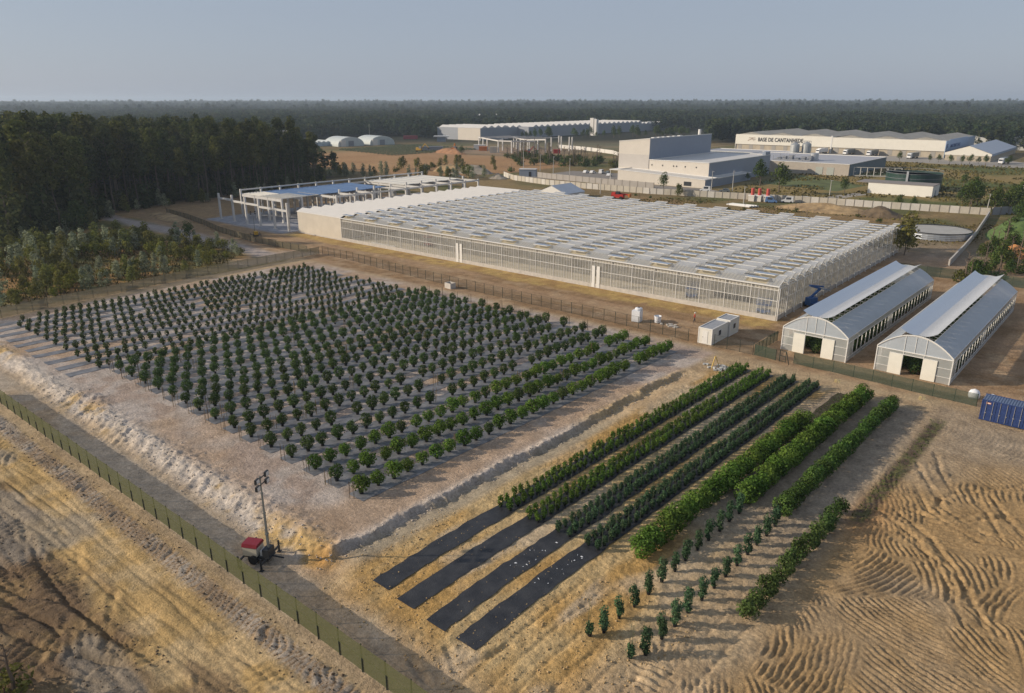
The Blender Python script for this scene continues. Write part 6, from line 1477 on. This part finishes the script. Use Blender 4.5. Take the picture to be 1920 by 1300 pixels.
for d0,d1,sp,s0 in ((380,1000,7.0,.92),(1000,2000,10.5,1.0),(2000,3600,16,1.15),(3600,6200,26,1.35)):
    n = int(.5*(d1**2-d0**2)*1.30/(sp*sp)); ang = r.uniform(-.65,.65,n)-.0; dd = np.sqrt(r.uniform(d0**2,d1**2,n))
    th = PI/2+cam_yaw+ang; X = dd*np.cos(th); Y = dd*np.sin(th)
    H_ = height(X,Y); dens = fbm(X/160,Y/160,33,3)
    for x,y,z,q,u in zip(X,Y,H_,dens,r.uniform(.72,1.18,n)):
        if d1 <= 1000:
            if x*math.cos(cam_yaw)+y*math.sin(cam_yaw) < -.42*math.hypot(x,y) and math.hypot(x,y) < 430: continue
            if clear(x,y): continue
            if math.hypot(x,y) < 640 and not (x < -330 and y < .62*-x+60): continue
        if d1 > 1000 and q < .34: continue
        pts.append((x,y,z-.5,u*s0*(.8+.5*q)*(1.35 if (d1 > 2000 and r.rand() < .05) else 1)))
print('canopy', len(pts))
canopy('far_woods','dark green woods covering the land to the horizon',pts,FP,5)
# specks of far buildings in the woods
for x,y,w_,d_,h,lab in ((-1010,800,60,20,11,'tiny white building glimpsed above the woods on the left'),(-905,985,70,20,12,'tiny white shed roof glimpsed in the far woods'),(-640,420,22,8,7,'small white house between the left wood and the arched tunnels')):
    b = MB(); b.box(-w_/2,-d_/2,0,w_/2,d_/2,h); b.extr([(-d_/2-.5,h),(0,h+3),(d_/2+.5,h)],-w_/2-.5,w_/2+.5); o = b.build('far_house', rm, loc=(x,y,gz(x,y))); o.rotation_euler=(0,0,cam_yaw); tag(o,lab,'building')
# rough grass on the land behind
g = MB(); n_ = 0
for q in range(16000):
    if rng.random() < .55: x = rng.uniform(-165,-32); y = rng.uniform(208,272)
    else: x = rng.uniform(-140,-25); y = rng.uniform(300,520)
    if vn(np.array([x*.07]),np.array([y*.07]),15)[0] < .42: continue
    z = gz(x,y); a = rng.uniform(0,6.28); s = rng.uniform(.3,1.0)*(1 if y < 300 else 1.8)
    g.quad((x,y,z-.05),(x+.8*s*math.cos(a),y+.8*s*math.sin(a),z+.1*s),(x+.3*math.cos(a+1),y+.3*math.sin(a+1),z+.55*s))
o = g.build('rough_grass', leafmat('rough_grass',(.060,.058,.018),(.17,.135,.045),.2,.02)); stuff(o); tag(o,'rough olive and straw grass on the land behind the greenhouse','grass')
for i in range(34):
    x = rng.uniform(-160,-55); y = rng.choice((rng.uniform(246,275),rng.uniform(208,240)))
    if -120 < x < -95 and y > 255: continue
    tree('low dark scrub bush on the dry land behind the greenhouse','bush','scrub bushes behind the greenhouse', rng.choice(SHRUB), rng.choice(TR_B), x, y, rng.uniform(.35,.9))
tree('small green bush at the bottom left corner of the picture','bush',None,rng.choice(SHRUB),rng.choice(TR_B),-50.9,8.6,.75)
# loose clods of soil along the banks and in the dug-over ground
def clods(name,label,n,place,m,lo,hi):
    V = []; F = []; r = np.random.RandomState(n)
    base = np.array([(1,0,0),(-1,0,0),(0,1,0),(0,-1,0),(0,0,.8),(0,0,-.5)]); fc = np.array([(0,2,4),(2,1,4),(1,3,4),(3,0,4),(2,0,5),(1,2,5),(3,1,5),(0,3,5)])
    for i in range(n):
        x,y = place(r); z = gz(x,y); s = lo+(hi-lo)*r.rand()**3; a = r.uniform(0,6.28); c_,s_ = math.cos(a),math.sin(a)
        q = base*s*r.uniform(.6,1.3,(6,3)); V.append(q@np.array([[c_,-s_,0],[s_,c_,0],[0,0,1]])+np.array([x,y,z+s*.15])); F.append(fc+6*i)
    o = bpy.data.objects.new(name, rawmesh(name, np.concatenate(V), np.concatenate(F), m)); C.objects.link(o); stuff(o); tag(o,label,'soil clods')
cl_p = mat('clod_pale',(.46,.40,.34),.95,.3,3); cl_o = mat('clod_ochre',(.46,.32,.16),.95,.35,3); cl_d = mat('clod_dark',(.16,.115,.075),.95,.4,3)
clods('bank_clods','pale clods scattered along the crumbling bank below the potted field',1500,lambda r:(r.uniform(-112,-46.5),31.0+r.normal()*1.3),cl_p,.03,.15)
clods('berm_clods','pale clods along the broken edge beside the first matted bed',1000,lambda r:(lambda y:(rx(-46.5,y)+r.normal()*.55,y))(r.uniform(31,92)),cl_p,.03,.15)
clods('bed_clods','ochre clods lying between and beside the black mats',2600,lambda r:(r.uniform(-45,-18),r.uniform(27.5,44)),cl_o,.03,.13)
clods('churned_clods','brown clods in the churned strip and dug-over corner outside the long fence',1700,lambda r:(r.uniform(-100,-32),22.6+r.normal()*.8) if r.rand() < .55 else (r.uniform(-80,-46),r.uniform(8,17)),cl_d,.03,.14)
g = MB()
for q in range(26):
    k = rng.choice((2,3)); bx_ = (-33.7,-30.55)[k-2]; y = rng.uniform(39.5,46.2); x = rx(bx_,y)+rng.uniform(-.7,.7); a = rng.uniform(0,3); s = rng.uniform(.05,.16); z = gz(x,y)+.11
    g.quad((x-s*math.cos(a),y-s*math.sin(a),z),(x+s*.5,y-s*.4,z+.02),(x+s*math.cos(a),y+s*math.sin(a),z),(x-s*.4,y+s*.5,z+.03))
o = g.build('film_scraps', MAT['plastic_white']); stuff(o); tag(o,'white plastic scraps lying on the bare ends of two black mats','scraps')
# ------------------------------------------------------------------ air
HAZE = 0.00014
b = MB(); b.box(-8000,-350,-3.5,4000,8200,72); o = b.build('haze', [])
m = bpy.data.materials.new('haze'); m.use_nodes = True; n = m.node_tree
for x in list(n.nodes): n.nodes.remove(x)
out = n.nodes.new('ShaderNodeOutputMaterial'); pv = n.nodes.new('ShaderNodeVolumePrincipled'); pv.inputs['Color'].default_value = (.72,.85,1,1); pv.inputs['Density'].default_value = HAZE; pv.inputs['Anisotropy'].default_value = .2
n.links.new(pv.outputs[0], out.inputs['Volume']); o.data.materials.clear(); o.data.materials.append(m); stuff(o)
# ------------------------------------------------------------------ say which one, where a row of look-alikes can be counted
from collections import defaultdict
same = defaultdict(list)
for o in bpy.data.objects:
    if o.parent is None and o.get('label'): same[o['label']].append(o)
for lab, os_ in same.items():
    if 1 < len(os_) < 80 and 'deep inside' not in lab and len(lab.split()) <= 12:
        os_.sort(key=lambda o: math.atan2(o.location.x, o.location.y))
        for i, o in enumerate(os_): o['label'] = lab + ', ' + ordn(i+1) + ' from the left'
print('objects', len(bpy.data.objects))
